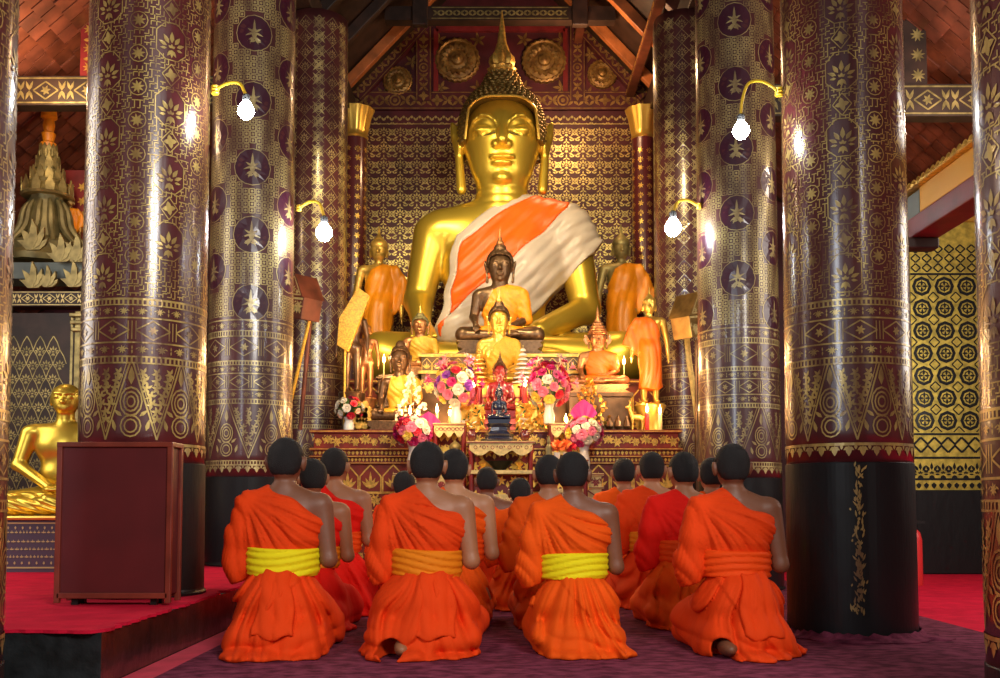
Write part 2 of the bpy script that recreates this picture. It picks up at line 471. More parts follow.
# ---- back wall with gold floral stencil
mb = MB().mi(0).span(-6, 6, WY, WY + .15, 0, EZ)
D = Dec(plane_map((0, WY, 0), (1, 0, 0), (0, 0, 1), .004))
cw = .213
for r_ in range(19):
    z = EZ - .32 - r_ * cw
    if z < 1.9: break
    for c_ in range(-8, 9):
        u = c_ * cw
        if abs(u) > 1.72: continue
        D.lotus(u, z + .02, .125)
        D.ring(u + cw / 2, z, .033, .010, n=8)
        for a in range(4): D.petal(u + cw / 2, z, a * PI / 2 + PI / 4, .075, .026)
        for sg in (-1, 1):
            D.petal(u + sg * .03, z - .055, R(90 - sg * 118), .07, .024)
            D.petal(u + sg * .075, z + .10, R(90 - sg * 40), .045, .02); D.petal(u + sg * .075, z + .10, R(90 + sg * 60), .045, .02)
        D.petal(u, z - .12, R(90), .045, .02); D.petal(u, z - .12, R(210), .05, .018); D.petal(u, z - .12, R(330), .05, .018)
for i in range(34):
    u = -1.7 + i * .103; D.petal(u, EZ - .17, R(60), .06, .025); D.petal(u, EZ - .17, R(120), .06, .025); D.disc(u + .05, EZ - .12, .018)
D.line((-1.75, EZ - .21), (1.75, EZ - .21), .012)
D.add_to(mb)
struct('wall_back', mb, [M['red_wall'], M['gold_wall']])

# ---- gable over the back wall
apex = at(500, -70, WY).z
gx = 1.95; gt = EZ + gx * 1.25
mb = MB().mi(0).prism([(-gx, EZ), (gx, EZ), (0, gt)], WY, WY + .15)
g = struct('wall_gable', mb, M['red_wall'])
def gp(px, py): p = at(px, py, WY); return p.x, p.z
# horizontal band, posts, sloping bands : trims with gold ornament
def trim_bar(name, a, b, w_, dpt=.05, rosettes=0, mats=None):
    a = Vector((a[0], 0, a[1])); b = Vector((b[0], 0, b[1])); d = b - a; L = d.length; d.normalize(); ang = math.atan2(d.z, d.x)
    rot = Matrix.Rotation(-ang, 3, 'Y')
    mid = (a + b) / 2
    mb = MB().mi(0).box((mid.x, WY - dpt / 2, mid.z), (L, dpt, w_), rot)
    up = rot @ Vector((0, 0, 1))
    D = Dec(plane_map((a.x, WY - dpt, a.z), tuple(d), tuple(up), .004))
    D.line((0, w_ * .43), (L, w_ * .43), w_ * .05); D.line((0, -w_ * .43), (L, -w_ * .43), w_ * .05)
    st = w_ * .55; n = max(1, int(L / st))
    for i in range(n):
        u = (i + .5) * L / n
        if rosettes and i % rosettes == rosettes // 2: D.ring(u, 0, w_ * .26, w_ * .09, n=14); D.disc(u, 0, w_ * .12)
        elif rosettes and i % rosettes == 0:
            for k in range(4): D.petal(u, 0, k * PI / 2, w_ * .34, w_ * .22)
        else:
            for k in (45, 135, 225, 315): D.petal(u, 0, R(k), w_ * .42, w_ * .16)
            D.petal(u, 0, 0, w_ * .25, w_ * .1)
    D.add_to(mb)
    return struct(name, mb, mats or [M['red_wall'], M['gable_gold']])
trim_bar('trim_1', (-gx, EZ + .08), (gx, EZ + .08), .24, rosettes=8)
trim_bar('trim_2', gp(424, 103), gp(424, 28), .20, .075, rosettes=6)
trim_bar('trim_3', gp(577, 103), gp(577, 28), .20, .075, rosettes=6)
trim_bar('trim_4', gp(356, 98), gp(428, 20), .20, dpt=.09)
trim_bar('trim_5', gp(645, 98), gp(573, 20), .20, dpt=.09)
a = gp(436, 96); b = gp(565, 30)
mb = MB()
for (u0, v0, u1, v1) in ((a[0], a[1], b[0], a[1]), (a[0], b[1], b[0], b[1])): mb.span(u0, u1, WY - .04, WY, v0 - .035, v0 + .035)
for u in (a[0], b[0]): mb.span(u - .03, u + .03, WY - .04, WY, a[1], b[1])
struct('trim_6', mb, M['red_paint'])
def medallion(px, py, rpx, lab):
    x, z = gp(px, py); r = rpx * .01275
    mb = MB(); rot = Matrix.Rotation(R(90), 3, 'X')
    mb.lathe([(r, 0), (r * .98, .05), (r * .9, .06), (r * .86, .045), (r * .7, .055), (r * .66, .075), (r * .5, .07), (r * .45, .05), (r * .3, .06), (r * .25, .09), (r * .12, .1), (r * .05, .12)], 48, (x, WY, z), rot,
             wav=lambda a, k: (.06 * abs(math.sin(a * 12)) if k < 3 else (.12 * math.sin(a * 16) if k in (4, 5, 6) else 0)))
    o = mb.build('medallion', M['gable_gold'], smooth=True)
    return tag(o, lab, 'medallion', 'carved gilt sun medallions on the gable')
medallion(457.5, 61, 22, 'large round carved medallion on the gable just left of the finial of the great buddha')
medallion(544, 62, 22, 'large round carved medallion on the gable just right of the finial of the great buddha')
medallion(398, 82, 14.5, 'small round carved medallion in the left corner of the gable')
medallion(602, 75, 14.5, 'small round carved medallion in the right corner of the gable')
D = Dec(plane_map((0, WY, 0), (1, 0, 0), (0, 0, 1), .006)); mb = MB()
for px, py in ((439, 40), (478, 40), (441, 88), (478, 88), (524, 40), (561, 40), (524, 88), (561, 88), (412, 62), (410, 95), (383, 94), (590, 55), (614, 92), (588, 94), (412, 45)):
    x, z = gp(px, py)
    for k in range(5): D.petal(x, z, k * 1.26 + px, .11, .04, 0)
D.add_to(mb); struct('trim_7', mb, M['gable_gold'])

# ---- roof: two nave slopes with rafters and purlins, cross beams, and aisle roofs with tiles
def slope(name, x0, z0, x1, z1, y0, y1, th, m):
    mb = MB(); mb.prism([(x0, z0), (x1, z1), (x1, z1 + th), (x0, z0 + th)], y0, y1)
    return struct(name, mb, m)
RX = 2.0; RZ = EZ + .05; TX = 0; TZ = EZ + 2.15
slope('ceiling_left', -RX, RZ, 0, TZ, -3, WY, .08, M['wood_dark'])
slope('ceiling_right', RX, RZ, 0, TZ, -3, WY, .08, M['wood_dark'])
def rafter(side, y, m, lab, w_=.10):
    a = Vector((side * (RX - .03), y, RZ - .09)); b = Vector((side * .12, y, TZ - .2)); d = b - a
    rot = d.to_track_quat('X', 'Z').to_matrix()
    mb = MB().mi(0).box((a + b) / 2, (d.length, w_, .12), rot)
    o = mb.build('rafter', m, bevel=.008); return tag(o, lab, 'rafter', 'rafters of the nave roof')
for i, y in enumerate((12.0, 11.1, 10.2, 9.3)):
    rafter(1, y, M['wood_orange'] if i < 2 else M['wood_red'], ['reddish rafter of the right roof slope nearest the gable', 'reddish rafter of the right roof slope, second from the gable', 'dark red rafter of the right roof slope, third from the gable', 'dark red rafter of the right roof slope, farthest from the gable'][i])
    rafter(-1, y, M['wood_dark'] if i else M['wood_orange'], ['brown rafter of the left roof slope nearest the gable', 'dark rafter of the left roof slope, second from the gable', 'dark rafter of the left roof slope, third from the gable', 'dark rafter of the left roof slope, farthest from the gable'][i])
for k in range(1, 6):
    f_ = k / 6
    for s_ in ((1,) if k % 2 else ()):
        x = s_ * RX * (1 - f_); z = RZ + (TZ - RZ) * f_ - .24
        mb = MB().mi(0).span(x - .05, x + .05, 8.6, WY, z - .04, z + .05)
        D = Dec(plane_map((x - s_ * .05, 0, z), (0, 1 if s_ < 0 else -1, 0), (0, 0, 1), .003))
        if s_ > 0:
            for i in range(20): D.petal(-(8.7 + i * .2), 0, 0, .12, .05); D.petal(-(8.7 + i * .2), 0, PI, .06, .04)
            D.add_to(mb)
        o = mb.build('purlin', [M['wood_red'] if s_ > 0 else M['wood_dark'], M['gold_carved']])
        tag(o, f"{'red and gold' if s_ > 0 else 'dark'} purlin under the {'right' if s_ > 0 else 'left'} roof slope, {['', 'lowest, next to the eave', '', 'middle one of three', '', 'topmost, near the ridge'][k]}", 'purlin', 'purlins of the nave roof')
# cross beam high up in front of the gable
p0 = at(434, 20, 11.4); p1 = at(566, 6, 11.4)
mb = MB().mi(0).span(-1.35, 1.35, 11.4, 11.55, p0.z, p1.z)
D = Dec(plane_map((0, 11.4, (p0.z + p1.z) / 2), (1, 0, 0), (0, 0, 1), .004))
for i in range(-8, 9):
    for a_ in (35, 145, 215, 325): D.petal(i * .092, 0, R(a_), .06, .025)
D.line((-.8, .065), (.8, .065), .012); D.line((-.8, -.065), (.8, -.065), .012)
D.add_to(mb)
tag(mb.build('cross_beam', [M['wood_dark'], M['gold_aged']]), 'dark cross beam with gold stencil high in front of the gable', 'beam')
for s_ in (-1, 1):
    x = s_ * .93
    tag(MB().span(x - .09, x + .09, 11.30, 11.395, p0.z - .1, p1.z + .6).build('strut', M['wood_dark'], bevel=.01), ('left' if s_ < 0 else 'right') + ' dark upright strut at the end of the high cross beam', 'strut')
# longitudinal plates resting on the columns
for s_ in (-1, 1):
    tag(MB().span(s_ * 1.95 - .12, s_ * 1.95 + .12, -2, WY, RZ - .32, RZ - .02).build('wall_plate', M['wood_dark'], bevel=.01), 'long dark roof plate running over the ' + ('left' if s_ < 0 else 'right') + ' row of columns', 'beam')

def tiled(name, s_):
    x0, z0, x1, z1 = 2.1, 5.45, 6.0, 3.0
    mb = MB(); mb.prism([(s_ * x0, z0), (s_ * x1, z1), (s_ * x1, z1 + .06), (s_ * x0, z0 + .06)], 2.5, WY)
    a = Vector((s_ * x0, 0, z0)); b = Vector((s_ * x1, 0, z1)); L = (b - a).length; d = (b - a).normalized()
    ang = math.atan2(-(z1 - z0), (x1 - x0)) * s_
    rot = Matrix.Rotation(ang, 3, 'Y')
    rn = random.Random(9)
    for i in range(int(L / .16)):
        for j in range(int((WY - 2.6) / .15)):
            c = a + d * (i * .16 + .1); c.y = 2.6 + j * .15 + (.075 if i % 2 else 0)
            if c.y > WY - .1: continue
            c.z -= .03 + rn.uniform(-.006, .006)
            tilt = Matrix.Rotation(s_ * .16, 3, 'Y')
            mb.mi(rn.choice((1, 1, 2))).box(c, (.17, .135, .018), rot @ tilt)
    return struct(name, mb, [M['wood_dark'], M['tile'], M['wood_red']])
tiled('ceiling_aisle_left', -1); tiled('ceiling_aisle_right', 1)

def stencil_beam(x0, x1, y, z0, z1, lab, dep=.14, m=('wood_dark', 'gold_aged')):
    mb = MB().mi(0).span(x0, x1, y, y + dep, z0, z1); h = z1 - z0
    D = Dec(plane_map((0, y, (z0 + z1) / 2), (1, 0, 0), (0, 0, 1), .004))
    D.line((x0, h * .42), (x1, h * .42), h * .05); D.line((x0, -h * .42), (x1, -h * .42), h * .05)
    n = max(1, int((x1 - x0) / (h * 1.3)))
    for i in range(n):
        u = x0 + (i + .5) * (x1 - x0) / n
        D.path([(u - h * .42, 0), (u, h * .3), (u + h * .42, 0), (u, -h * .3)], h * .05, closed=True); D.rosette(u, 0, h * .18, 6)
        for sg in (-1, 1):
            for a_ in (70, 110, 250, 290): D.petal(u + sg * h * .55, 0, R(a_), h * .35, h * .1)
    D.add_to(mb)
    return tag(mb.build('tie_beam', [M[m[0]], M[m[1]]]), lab, 'beam')
zb0 = at(50, 105, 8.0).z; zb1 = at(50, 76, 8.0).z
stencil_beam(-5.9, -2.2, 8.0, zb0, zb1, 'dark tie beam with gold diamond stencil below the red tiles at the upper left')
zc0 = at(930, 116, 8.0).z; zc1 = at(930, 84, 8.0).z
stencil_beam(2.2, 5.9, 8.0, zc0, zc1, 'dark tie beam with gold rosette stencil below the red tiles at the upper right')
# painted post above the left tie beam
pa = at(84, 74, 8.1); pb = at(97, 0, 8.1)
mb = MB().mi(0).span(pa.x, pb.x + .06, 8.02, 8.14, zb1, pb.z + .1)
D = Dec(plane_map(((pa.x + pb.x) / 2 + .03, 8.02, 0), (1, 0, 0), (0, 0, 1), .004))
for i in range(4): D.rosette(0, zb1 + .08 + i * .16, .055, 9); D.petal(0, zb1 + .15 + i * .16, 0, .05, .03); D.petal(0, zb1 + .15 + i * .16, PI, .05, .03)
D.add_to(mb)
tag(mb.build('post', [M['red_paint'], M['gold_carved']]), 'short red post with gold rosettes on the upper left tie beam', 'post')
pa = at(900, 80, 8.3); pb = at(911, 0, 8.3)
mb = MB().mi(0).span(pa.x - .1, pb.x, 8.02, 8.14, zc1, pb.z + .1)
D = Dec(plane_map(((pa.x + pb.x) / 2 - .02, 8.02, 0), (1, 0, 0), (0, 0, 1), .004))
for i in range(4): D.rosette(0, zc1 + .08 + i * .17, .06, 9)
D.add_to(mb)
tag(mb.build('post', [M['wood_dark'], M['gold_aged']]), 'short dark post with gold rosettes on the upper right tie beam', 'post')
# diagonal painted brace at the upper left, with orange rafters behind
a = at(0, 40, 8.2); b = at(95, -22, 8.2); d = b - a; rot = d.to_track_quat('X', 'Z').to_matrix()
mb = MB().mi(0).box((a + b) / 2, (d.length + .4, .1, .26), rot)
D = Dec(plane_map(tuple(a - Vector((0, .05, 0))), tuple(d.normalized()), tuple((rot @ Vector((0, 0, 1)))), .004))
for i in range(8):
    for k in range(5): D.petal(i * .14, 0, k * 1.257, .09, .04)
D.add_to(mb)
tag(mb.build('brace', [M['wood_dark'], M['gold_aged']]), 'sloping dark brace with gold stencil in the upper left corner', 'brace')
for i, (q0, q1) in enumerate((((20, 62), (88, 8)), ((20, 84), (92, 30)))):
    a = at(*q0, 8.5 + i * .25); b = at(*q1, 8.5 + i * .25); d = b - a; rot = d.to_track_quat('X', 'Z').to_matrix()
    tag(MB().box((a + b) / 2, (d.length + .3, .08, .09), rot).build('rafter', M['wood_orange'], bevel=.005), ('upper' if i == 0 else 'lower') + ' of the two orange-lit rafters behind the gold spire tip', 'rafter')  # orange light on these rafters is put into the wood colour

# ================================================================ columns
def col_map(R0, R1, Ht, off):
    def f(u, v, w):
        r = R0 + (R1 - R0) * (v / Ht) + off + w
        th = u / R0 - PI / 2
        return np.stack([r * np.cos(th), r * np.sin(th), v], -1)
    return f
def bands(D, C, z0, rows, mi=1):
    z = z0
    for kind, h in rows:
        if kind == 'line': D.line((0, z + h / 2), (C, z + h / 2), h, mi)
        elif kind == 'teeth':
            n = int(C / .022)
            for i in range(n): D.line((i * C / n, z), (i * C / n, z + h), .010, mi)
        elif kind == 'roses':
            n = int(C / (h * 1.5))
            for i in range(n):
                u = (i + .5) * C / n; D.rosette(u, z + h / 2, h * .36, 8, mi); D.petal(u + C / n / 2, z + h / 2, R(90), h * .35, h * .14, mi); D.petal(u + C / n / 2, z + h / 2, R(270), h * .35, h * .14, mi)
                D.petal(u + C / n * .33, z + h / 2, R(150), h * .35, h * .1, mi); D.petal(u + C / n * .66, z + h / 2, R(30), h * .35, h * .1, mi)
        elif kind == 'diamonds':
            n = int(C / (h * 1.6))
            for i in range(n):
                u = (i + .5) * C / n; w_ = C / n * .42
                D.path([(u - w_, z + h / 2), (u, z + h * .92), (u + w_, z + h / 2), (u, z + h * .08)], .007, mi, True)
                D.rosette(u, z + h / 2, h * .22, 6, mi)
                for k in range(3): D.line((u + C / n / 2 - .02 + k * .018, z + h * .1), (u + C / n / 2 - .02 + k * .018, z + h * .9), .005, mi)
        z += h
    return z
def fret(D, C, z0, z1, avoid, g=.026, w_=.0050, seed=1, mi=1, dens=1.0):
    rn = random.Random(seed); nu = int(C / g); g = C / nu; nv = int((z1 - z0) / g)
    av = {}
    for (u, v, r) in avoid:
        for du in (-C, 0, C):
            for i in range(int((u + du - r) / g), int((u + du + r) / g) + 1):
                for j in range(int((v - z0 - r) / g), int((v - z0 + r) / g) + 1):
                    if math.hypot((i + .5) * g - u - du, (j + .5) * g + z0 - v) < r: av[(i, j)] = 1
    for i in range(nu):
        for j in range(nv):
            if (i, j) in av: continue
            u = i * g; v = z0 + j * g
            t = (i * 7 + j * 3 + (i // 3) * (j // 2)) % 4
            if rn.random() > dens: continue
            if t == 0: D.line((u, v + g / 2), (u + g, v + g / 2), w_, mi, 1); D.line((u + g / 2, v), (u + g / 2, v + g / 2), w_, mi, 1)
            elif t == 1: D.line((u + g / 2, v), (u + g / 2, v + g), w_, mi, 1); D.line((u, v), (u + g / 2, v), w_, mi, 1)
            elif t == 2: D.line((u, v + g * .2), (u + g * .8, v + g * .2), w_, mi, 1); D.line((u + g * .8, v + g * .2), (u + g * .8, v + g), w_, mi, 1)
            else: D.line((u + g * .2, v), (u + g * .2, v + g * .8), w_, mi, 1); D.line((u + g * .2, v + g * .8), (u + g, v + g * .8), w_, mi, 1)
def column(x, y, z0, lab, style, ztop=5.7, R0=.315, base=.85, rot=0, mm=None, group='round stencilled columns'):
    R1 = R0 * .94; Ht = ztop - z0; C = 2 * PI * R0
    if style == 'A': m = ['lacquer_maroon', 'gold_stencil', 'lacquer_plum']
    elif style == 'B': m = ['lacquer_umber', 'gold_stencil_dull', 'lacquer_plum']
    else: m = ['lacquer_umber', 'gold_stencil_dull', 'lacquer_plum']
    if mm: m = mm
    root = empty('column', (x, y, z0), rot, lab, 'column', group)
    fr = lambda z: (R0 + (R1 - R0) * z / Ht)
    b = base - z0
    mb = MB().mi(0).lathe([(fr(z), z) for z in np.linspace(b, Ht, 30)], 96)
    D = Dec(col_map(R0, R1, Ht, .0022)); D2 = Dec(col_map(R0, R1, Ht, .0012))
    # scalloped hem
    n = int(C / .062)
    z = b + .045
    for i in range(n):
        u = (i + .5) * C / n; D.petal(u, z + .035, R(270), .05, .03); D.petal(u, z + .03, R(215), .03, .016); D.petal(u, z + .03, R(325), .03, .016)
        D.petal(u + C / n / 2, z + .04, R(270), .025, .016)
    z = bands(D, C, z + .035, (('line', .010), ('line', .004)) if style == 'A' else (('line', .012), ('teeth', .02), ('line', .008)))
    z += .004
    # tall triangles
    th = .37 if style == 'A' else .40; n = 8 if style == 'A' else 6
    for i in range(n):
        u = (i + .5) * C / n; hw = C / n / 2 * .93
        D.line((u, z + .01), (u - hw, z + th), .008); D.line((u, z + .01), (u + hw, z + th), .008)
        D.line((u, z + .045), (u - hw * .86, z + th), .004); D.line((u, z + .045), (u + hw * .86, z + th), .004)
        for k in range(7):
            v = z + th * (.28 + .1 * k); ww = hw * (.18 + .095 * k)
            for sx in ((0,) if k < 2 else ((-.55, .55) if k < 4 else (-.75, 0, .75))):
                for a_ in (90, 30, 150, 210, 330): D.petal(u + sx * ww, v, R(a_ + 17 * k), .03, .013)
        # teardrop with rings in between
        uu = u + C / n / 2
        for rr in (.05, .034, .018): D.ring(uu, z + .19, rr, .007, sy=1.35)
        for rr in (.046, .028): D.ring(uu, z + .075, rr, .007, sy=1.1)
        for q in range(6): D.petal(uu, z + .27 + q * .0, R(90), .09, .03)
        for sg in (-1, 1): D.petal(uu + sg * .07, z + .05, R(90 - sg * 15), .06, .02); D.petal(uu + sg * .04, z + .12, R(90 - sg * 50), .05, .018)
    z += th
    z = bands(D, C, z, (('line', .008), ('teeth', .022), ('line', .008), ('roses', .06), ('line', .008), ('diamonds', .11), ('line', .008), ('roses', .055), ('line', .006), ('teeth', .02), ('line', .01)))
    if style != 'A':
        z = bands(D, C, z + .02, (('diamonds', .15), ('line', .01), ('teeth', .03), ('line', .008), ('roses', .07), ('line', .01)))
    av = []
    if style == 'A':
        C6 = C / 6; v0 = z + .12; j = 0
        while v0 + j * .33 < Ht:
            for i in range(6):
                u = (i + .5) * C6; v = v0 + j * .33 + (.0 if i % 2 else .165)
                D.lotus(u, v, .125); av.append((u, v, .088))
                D.path([(u - .075, v - .05), (u - .075, v + .05), (u - .03, v + .095), (u + .03, v + .095), (u + .075, v + .05), (u + .075, v - .05), (u + .03, v - .09), (u - .03, v - .09)], .005, closed=True)
                D.rosette(u, v + .165, .035, 4); av.append((u, v + .165, .048)); D.path([(u - .045, v + .165), (u, v + .22), (u + .045, v + .165), (u, v + .11)], .005, closed=True)
                for q in (0, 1):
                    uu = u + C6 / 2; vv = v0 + j * .33 + .0825 + q * .165
                    D.rosette(uu, vv, .034, 8); D.ring(uu, vv, .042, .005); av.append((uu, vv, .055))
            j += 1
        fret(D, C, z + .01, Ht, av, seed=int(x * 10) & 7)
    elif style == 'B':
        C6 = C / 6; v0 = z + .12; j = 0; g = C / 42
        while v0 + j * .5 < Ht:
            for i in range(6):
                u = (i + .5) * C6; v = v0 + j * .5 + (.25 if i % 2 else 0)
                av.append((u, v, .134)); D2.bigdisc(u, v, .132, 2, 16); D.deity(u, v, .20, k=i + j); D.ring(u, v, .135, .006, n=16)
            j += 1
        nv = int((Ht - z - .02) / g)
        for i in range(42):
            for j in range(nv):
                u = (i + .5) * g; v = z + .02 + (j + .5) * g
                if any(math.hypot(min(abs(u - a_[0]), C - abs(u - a_[0])), v - a_[1]) < a_[2] + .016 for a_ in av): continue
                h = g * .40
                D.path([(u - h, v - h), (u + h, v - h), (u + h, v + h), (u - h, v + h)], .0065, closed=True)
                if (i + j) % 2: D.rosette(u, v, g * .27, 4)
                else: D.disc(u, v, g * .22, n=6)
    else:
        g = C / 14; nv = int((Ht - z - .02) / g)
        for i in range(14):
            for j in range(nv):
                u = (i + .5) * g; v = z + .02 + (j + .5) * g
                if i % 2: D2.poly([(u - g * .45, v), (u, v - g * .5), (u + g * .45, v), (u, v + g * .5)], 2); D.lotus(u, v, g * .62)
                else:
                    D.ring(u, v, g * .3, .009, n=8); D.rosette(u, v, g * .25, 6)
                    for a_ in (45, 135, 225, 315): D.petal(u, v, R(a_), g * .62, .02)
                D.path([(u - g * .48, v), (u, v - g * .5), (u + g * .48, v), (u, v + g * .5)], .006, closed=True)
    D2.add_to(mb); D.add_to(mb)
    mb.build('shaft', [M[k] for k in m], root, smooth=False)
    sh = root.children[0].data
    sm = np.array([len(p.vertices) == 4 and p.material_index == 0 for p in sh.polygons]); sh.polygons.foreach_set('use_smooth', sm)
    lo = MB().lathe([(fr(0) * 1.04, 0), (fr(0) * 1.045, .012), (fr(0) * 1.02, .02)] + [(fr(z) * 1.012, z) for z in np.linspace(.03, b, 12)] + [(fr(b), b + .003)], 96)
    rn = random.Random(int(x * 7 + y))
    lo.mi(1); D = Dec(col_map(R0 * 1.015, R0 * 1.012, b, .003))
    if style == 'A':   # worn gilt drips on the black base
        for i in range(150):
            v = rn.uniform(.12, b - .02); u = C * (.95 if x > 0 else .5) + rn.gauss(0, .006 + .012 * abs(math.sin(v * 9))); D.petal(u % C, v, R(90 + rn.uniform(-40, 40)), rn.uniform(.012, .04), .009)
    D.add_to(lo)
    lo.build('base', [M['lacquer_black'], M['gold_stencil']], root)
    bs = root.children[1].data; bs.polygons.foreach_set('use_smooth', np.array([p.material_index == 0 and len(p.vertices) == 4 for p in bs.polygons]))
    return root
TOP = RZ - .33
column(-1.79, 5.0, PF, 'thick maroon column with gold lotus stencil behind the red cabinet on the left platform', 'A', TOP, R0=.303, rot=R(9))
column(1.745, 5.0, .012, 'thick maroon column with gold lotus stencil and black base on the purple carpet, right', 'A', TOP, R0=.305, rot=R(11))
column(-1.87, 7.45, PF, 'column with dark deity medallions between the red cabinet column and the altar, left side', 'B', TOP, rot=R(-17))
column(1.86, 7.75, .012, 'column with dark deity medallions behind the rightmost kneeling monk', 'B', TOP, rot=R(17))
column(-1.82, 9.75, 0, 'dark patterned column touching the left end of the altar', 'C', TOP)
column(1.83, 9.75, 0, 'dark patterned column touching the right end of the altar', 'C', TOP)
mm = ['lacquer_maroon', 'gold_stencil', 'lacquer_plum']
column(-1.835, 3.02, .012, 'glossy column cut off by the left edge of the photo', 'A', TOP, rot=.3, base=.16)
column(1.80, 3.02, .012, 'glossy column cut off by the right edge of the photo', 'A', TOP, rot=.1, base=.16)
# torn carpet hem round the right column foot
mb = MB(); vs = []; fs = []; rn = random.Random(5); n = 90
for i in range(n):
    a_ = 2 * PI * i / n; r1 = .365 + .03 * abs(math.sin(a_ * 3.3)) + rn.uniform(-.006, .012) + (.09 if abs(a_ - 5.75) < .12 else 0)
    for r_, z_ in ((.322, .045 + rn.uniform(-.008, .012)), (.342, .03), (r1, .018)): vs.append((1.745 + r_ * math.cos(a_), 5.0 + r_ * math.sin(a_), z_))
for i in range(n):
    j = (i + 1) % n
    for k in range(2): fs.append((i * 3 + k, i * 3 + k + 1, j * 3 + k + 1, j * 3 + k))
mb.add(vs, fs)
o = mb.build('carpet_hem', M['carpet_purple']); md = o.modifiers.new('s', 'SOLIDIFY'); md.thickness = .006
tag(o, 'ragged purple carpet hem gathered round the foot of the right front column', 'carpet')

# pilasters with gilt lotus capitals at the back wall
def pilaster(px0, px1, lab):
    Y = 12.15; a = at(px0, 300, Y); b = at(px1, 300, Y); x = (a.x + b.x) / 2; r = (b.x - a.x) / 2
    zt = at(500, 110, Y).z; zc = at(500, 140, Y).z
    root = empty('pilaster', (x, Y, 0), 0, lab, 'column', 'slim columns with gilt capitals at the back wall')
    mb = MB().mi(0).lathe([(r, 0), (r, zc)], 40); C = 2 * PI * r
    D = Dec(col_map(r, r, zc, .003)); g = C / 8
    for j in range(int((zc - 2) / g)):
        for i in range(8):
            u = (i + .5) * g; v = 2 + j * g; D.lotus(u, v, g * .7) if (i + j) % 2 else D.rosette(u, v, g * .35, 6)
    D.add_to(mb); mb.build('shaft', [M['lacquer_maroon'], M['gold_carved']], root)
    h = zt - zc
    cp = MB().lathe([(r * .98, zc), (r * 1.1, zc + h * .06), (r * 1.02, zc + h * .12), (r * 1.02, zc + h * .25), (r * 1.25, zc + h * .7), (r * 1.5, zc + h * .98), (r * 1.3, zc + h), (r * .9, zc + h * .95)], 48, wav=lambda a_, k: .07 * abs(math.cos(a_ * 5)) if 2 < k < 7 else 0)
    cp.build('capital', M['gold_bright'], root, smooth=True)
pilaster(341, 366, 'slim red column with gilt lotus capital left of the great buddha')
pilaster(633, 656, 'slim red column with gilt lotus capital right of the great buddha')
